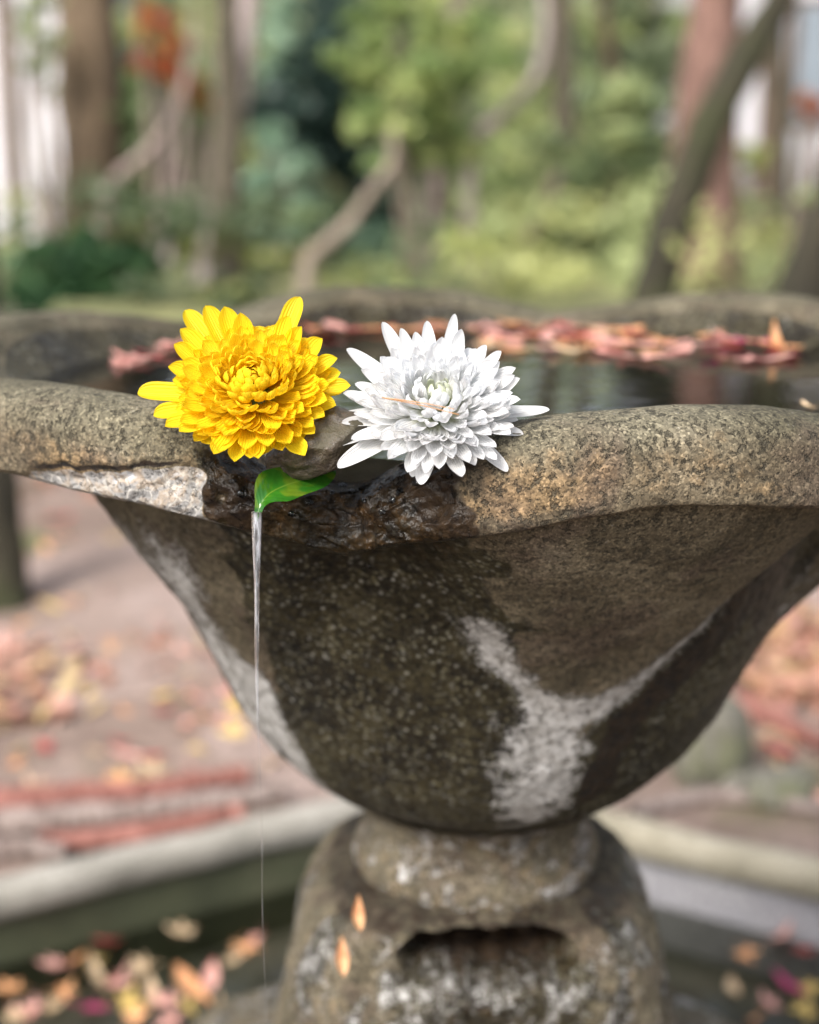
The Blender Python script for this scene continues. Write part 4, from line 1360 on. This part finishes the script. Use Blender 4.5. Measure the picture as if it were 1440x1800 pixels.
def shrub(label, u, v_, hw, hh, dist, pal, n, per, size, name='shrub', crk=0.2, lo=0.1, hi=0.9, seed=0, stems=7):
    c = at(u, v_, dist)
    sc = dist * 1.02 / FPX
    rx, rz = hw * sc, hh * sc
    gz_ = ground_drop(c)
    root_p = Vector((c.x, c.y, gz_))
    root = empty(name, root_p)
    cl = make_clumps((0, 0, c.z - gz_), (rx, min(rx, rz) * 0.9, rz), n, max(rx, rz) * crk, seed + 100, lo, hi)
    cl[:, 2] = np.maximum(cl[:, 2], 0.05)
    q, f, tn = leaf_cloud(cl, per, size)
    q[:, 2] = np.maximum(q[:, 2], -0.05)
    mesh_obj('foliage', q, f, PAL[pal], root, False, None, {'tone': tn})
    rg = random.Random(seed)
    for k in range(stems):
        tgt = cl[rg.randrange(len(cl))][:3]
        v, f = tube(smooth_path([(rg.uniform(-0.08, 0.08), rg.uniform(-0.08, 0.08), -0.05), np.array(tgt) * 0.5 + np.array([rg.uniform(-.1, .1), 0, 0.05]), tgt], 10), np.linspace(0.028, 0.008, 10), 7)
        mesh_obj('stem', v, f, BARK[('beige', 'mauve', 'olive', 'pale')[k % 4]], root)
    tag(root, label, 'shrub' if name == 'shrub' else 'tree')
    return root


shrub('low deep green bush at the foot of the thick left trunk', 150, 480, 130, 62, 8.0, 'deep', 40, 90, 0.05, seed=1)
shrub('muted green shrub between the two left trunks', 300, 330, 95, 170, 12.5, 'green', 40, 60, 0.06, seed=2, lo=0.35, hi=1.0)
shrub('pale yellow-green undergrowth beside the slim trunk base', 290, 440, 80, 70, 11.0, 'straw', 26, 60, 0.05, seed=3)
shrub('red and orange maple spray high between the left trunks', 268, 70, 50, 62, 10.5, 'autumn', 22, 60, 0.05, 'maple_tree', seed=4)
shrub('small faded orange maple spray below the red one', 350, 165, 42, 30, 11.0, 'autumn', 12, 40, 0.05, 'maple_tree', seed=5, lo=0.5)
shrub('mint green conifer boughs left of the dark hollow', 492, 335, 70, 105, 10.5, 'mint', 26, 60, 0.055, 'conifer', seed=6, lo=0.3)
shrub('grey-green conifer top in the upper left centre', 492, 80, 60, 100, 12.0, 'mint', 26, 60, 0.055, 'conifer', seed=7, lo=0.3)
shrub('dark evergreen mass behind the bent dead trunk', 605, 250, 140, 230, 11.8, 'dark', 90, 80, 0.07, 'conifer', seed=8)
shrub('bright yellow-green maple spread across the upper centre', 740, 130, 150, 165, 9.5, 'fresh', 70, 70, 0.045, 'maple_tree', crk=0.16, seed=9, lo=0.2)
shrub('olive green shrub under the bright maple', 820, 350, 110, 130, 11.5, 'fresh', 44, 70, 0.05, seed=10, lo=0.05, hi=0.75)
shrub('low straw-coloured undergrowth in the centre', 880, 470, 170, 60, 11.5, 'straw', 46, 60, 0.05, seed=11)
shrub('green shrub dappled with light clumps left of the red trunk', 1080, 330, 120, 190, 10.5, 'green', 64, 70, 0.05, seed=12, lo=0.0, hi=1.0)
shrub('sage green foliage above the dappled shrub', 1080, 80, 130, 130, 13.0, 'sage', 50, 60, 0.06, 'maple_tree', seed=13)
shrub('thin yellow-green twigs before the right house wall', 1325, 270, 34, 80, 11.6, 'straw', 10, 24, 0.045, seed=14, lo=0.3)
shrub('small orange maple spray at the right edge', 1432, 180, 28, 24, 11.0, 'autumn', 9, 40, 0.05, 'maple_tree', seed=15, hi=0.6)
shrub('yellow-green ground shrub left of the bent trunk base', 470, 495, 70, 36, 10.0, 'straw', 22, 60, 0.05, seed=16)
shrub('dim green shrub at the base of the mossy trunk', 1120, 480, 70, 60, 9.5, 'green', 26, 60, 0.05, seed=17, hi=0.6)
shrub('grey-green shrub in front of the dark hollow floor', 660, 450, 100, 45, 11.0, 'mint', 30, 60, 0.05, seed=18, hi=0.6)
shrub('loose fresh green branch at the upper left edge', 70, 60, 30, 90, 11.0, 'green', 12, 40, 0.045, 'maple_tree', seed=19, lo=0.5)
shrub('dark green fern clump at the far left edge', 20, 540, 70, 40, 6.5, 'deep', 20, 60, 0.04, seed=20)

# the wood behind, one mass
def gap(x, y):
    """Openings in the wood where the houses stand."""
    b = (x - CAM.x) / (y - CAM.y)
    return (b < -0.215 or b > 0.20) and y < 17.5


for nm, lb, pal, nn, y0, y1, zh, per, sz_ in (
        ('far_wood', 'hazy grey-green wood filling the background between the trunks', 'sage', 560, 14, 27, 4.6, 42, 0.11),
        ('leafy_thicket', 'fresh green thicket along the foot of the wood', 'fresh', 260, 10.5, 15, 1.9, 46, 0.065),
        ('undergrowth', 'straw and yellow-green undergrowth on the forest floor', 'straw', 120, 6.6, 13, 0.4, 44, 0.05),
        ('green_undergrowth', 'mixed green undergrowth low between the trunks', 'green', 170, 6.6, 13, 0.5, 44, 0.05)):
    cl = []
    for k in range(nn):
        y = rng.uniform(y0, y1)
        x = rng.uniform(-0.36, 0.36) * (y + 1)
        if gap(x, y) and ('undergrowth' not in nm or rng.random() < 0.6):
            continue
        if nm == 'leafy_thicket' and -0.10 < (x - CAM.x) / (y - CAM.y) < 0.0:
            continue
        if nm != 'far_wood' and fbm(np.array([[x * 0.8, y * 0.5, 3.0]]), 2, 18 + len(nm))[0] < (-0.12 if nm == 'leafy_thicket' else -0.45):
            continue
        z = float(terrain_z(x, y)) + zh * rng.random() ** 1.2
        r_ = rng.uniform(0.3, 0.7) * {'far_wood': 1.0, 'leafy_thicket': 0.55}.get(nm, 0.38)
        cl.append((x, y, z, r_, r_, r_ * 0.55, float(np.clip(0.5 + fbm(np.array([[x * 0.8, y * 0.3, z * 0.9]]), 2, 8)[0] * 1.5, 0, 1))))
    q, f, tn = leaf_cloud(cl, per, sz_)
    tag(mesh_obj(nm, q, f, PAL[pal], None, False, None, {'tone': tn}), lb, 'wood' if nm == 'far_wood' else 'undergrowth', kind='stuff')

# ------------------------------------------------------------------ pale houses glimpsed through the trees
M_PLAS = mat_plain('pale_plaster', (0.68, 0.66, 0.71), 0.8, 0.06, 3.0)
M_ROOF = mat_plain('roof_tile', (0.10, 0.10, 0.11), 0.7, 0.2, 6.0)
M_TIMB = mat_plain('dark_timber', (0.12, 0.08, 0.055), 0.7, 0.3, 10.0)
M_GLAS = mat_plain('window_glass', (0.25, 0.29, 0.34), 0.1, 0.1, 3.0)


def box(x0, x1, y0, y1, z0, z1):
    V = [(x, y, z) for x in (x0, x1) for y in (y0, y1) for z in (z0, z1)]
    return V, [(0, 1, 3, 2), (4, 6, 7, 5), (0, 4, 5, 1), (2, 3, 7, 6), (0, 2, 6, 4), (1, 5, 7, 3)]


def house(label, u0, u1, dist, h=3.0, depth=4.0, posts=(), win=()):
    a_, b_ = at(u0, 400, dist), at(u1, 400, dist)
    cx_ = (a_.x + b_.x) / 2
    gz_ = min(float(terrain_z(a_.x, a_.y)), float(terrain_z(b_.x, b_.y))) - 0.1
    root = empty('house', (cx_, a_.y, gz_))
    hw = (b_.x - a_.x) / 2
    v, f = box(-hw, hw, 0, depth, 0, h)
    mesh_obj('wall', v, f, M_PLAS, root, False)
    v = [(-hw - 0.5, -0.6, h), (hw + 0.5, -0.6, h), (hw + 0.5, depth + 0.6, h), (-hw - 0.5, depth + 0.6, h), (-hw, depth / 2, h + 1.4), (hw, depth / 2, h + 1.4)]
    mesh_obj('roof', v, [(0, 1, 5, 4), (2, 3, 4, 5), (1, 2, 5), (3, 0, 4), (0, 3, 2, 1)], M_ROOF, root, False)
    for px in posts:
        v, f = box(px - 0.07, px + 0.07, -0.05, 0.05, 0, h)
        mesh_obj('timber_post', v, f, M_TIMB, root, False)
    for (wx, wz) in win:
        v, f = box(wx - 0.4, wx + 0.4, -0.03, 0.03, wz - 0.5, wz + 0.5)
        wv = mesh_obj('window', v, f, M_TIMB, root, False)
        v, f = box(wx - 0.34, wx + 0.34, -0.045, -0.031, wz - 0.44, wz + 0.44)
        mesh_obj('pane', v, f, M_GLAS, wv, False)
    tag(root, label, 'house')


house('pale plastered house glimpsed behind the left trunks', -260, 118, 13.5, posts=(0.5,), win=((-0.4, 1.6),))
house('pale plastered house glimpsed behind the right trunks', 1275, 1640, 12.6, posts=(-0.55, 0.5), win=((0.0, 1.5),))

# ------------------------------------------------------------------ tell small groups of look-alikes apart by their order in view
bpy.context.view_layer.update()
ORD = ['leftmost', 'second from left', 'third from left', 'fourth from left', 'fifth from left', 'sixth from left', 'seventh from left', 'eighth from left', 'ninth from left', 'tenth from left', 'eleventh from left', 'twelfth from left', 'thirteenth from left', 'fourteenth from left', 'fifteenth from left', 'sixteenth from left']
same = {}
for o in S.objects:
    if o.parent is None and 'label' in o and 'group' in o:
        same.setdefault(o['label'], []).append(o)
for lb, obs in same.items():
    if 1 < len(obs) <= 16:
        obs.sort(key=lambda o_: (o_.location.x - CAM.x) / (o_.location.y - CAM.y))
        for k, o_ in enumerate(obs):
            o_['label'] = lb + ', ' + ('rightmost' if k == len(obs) - 1 else ORD[k])
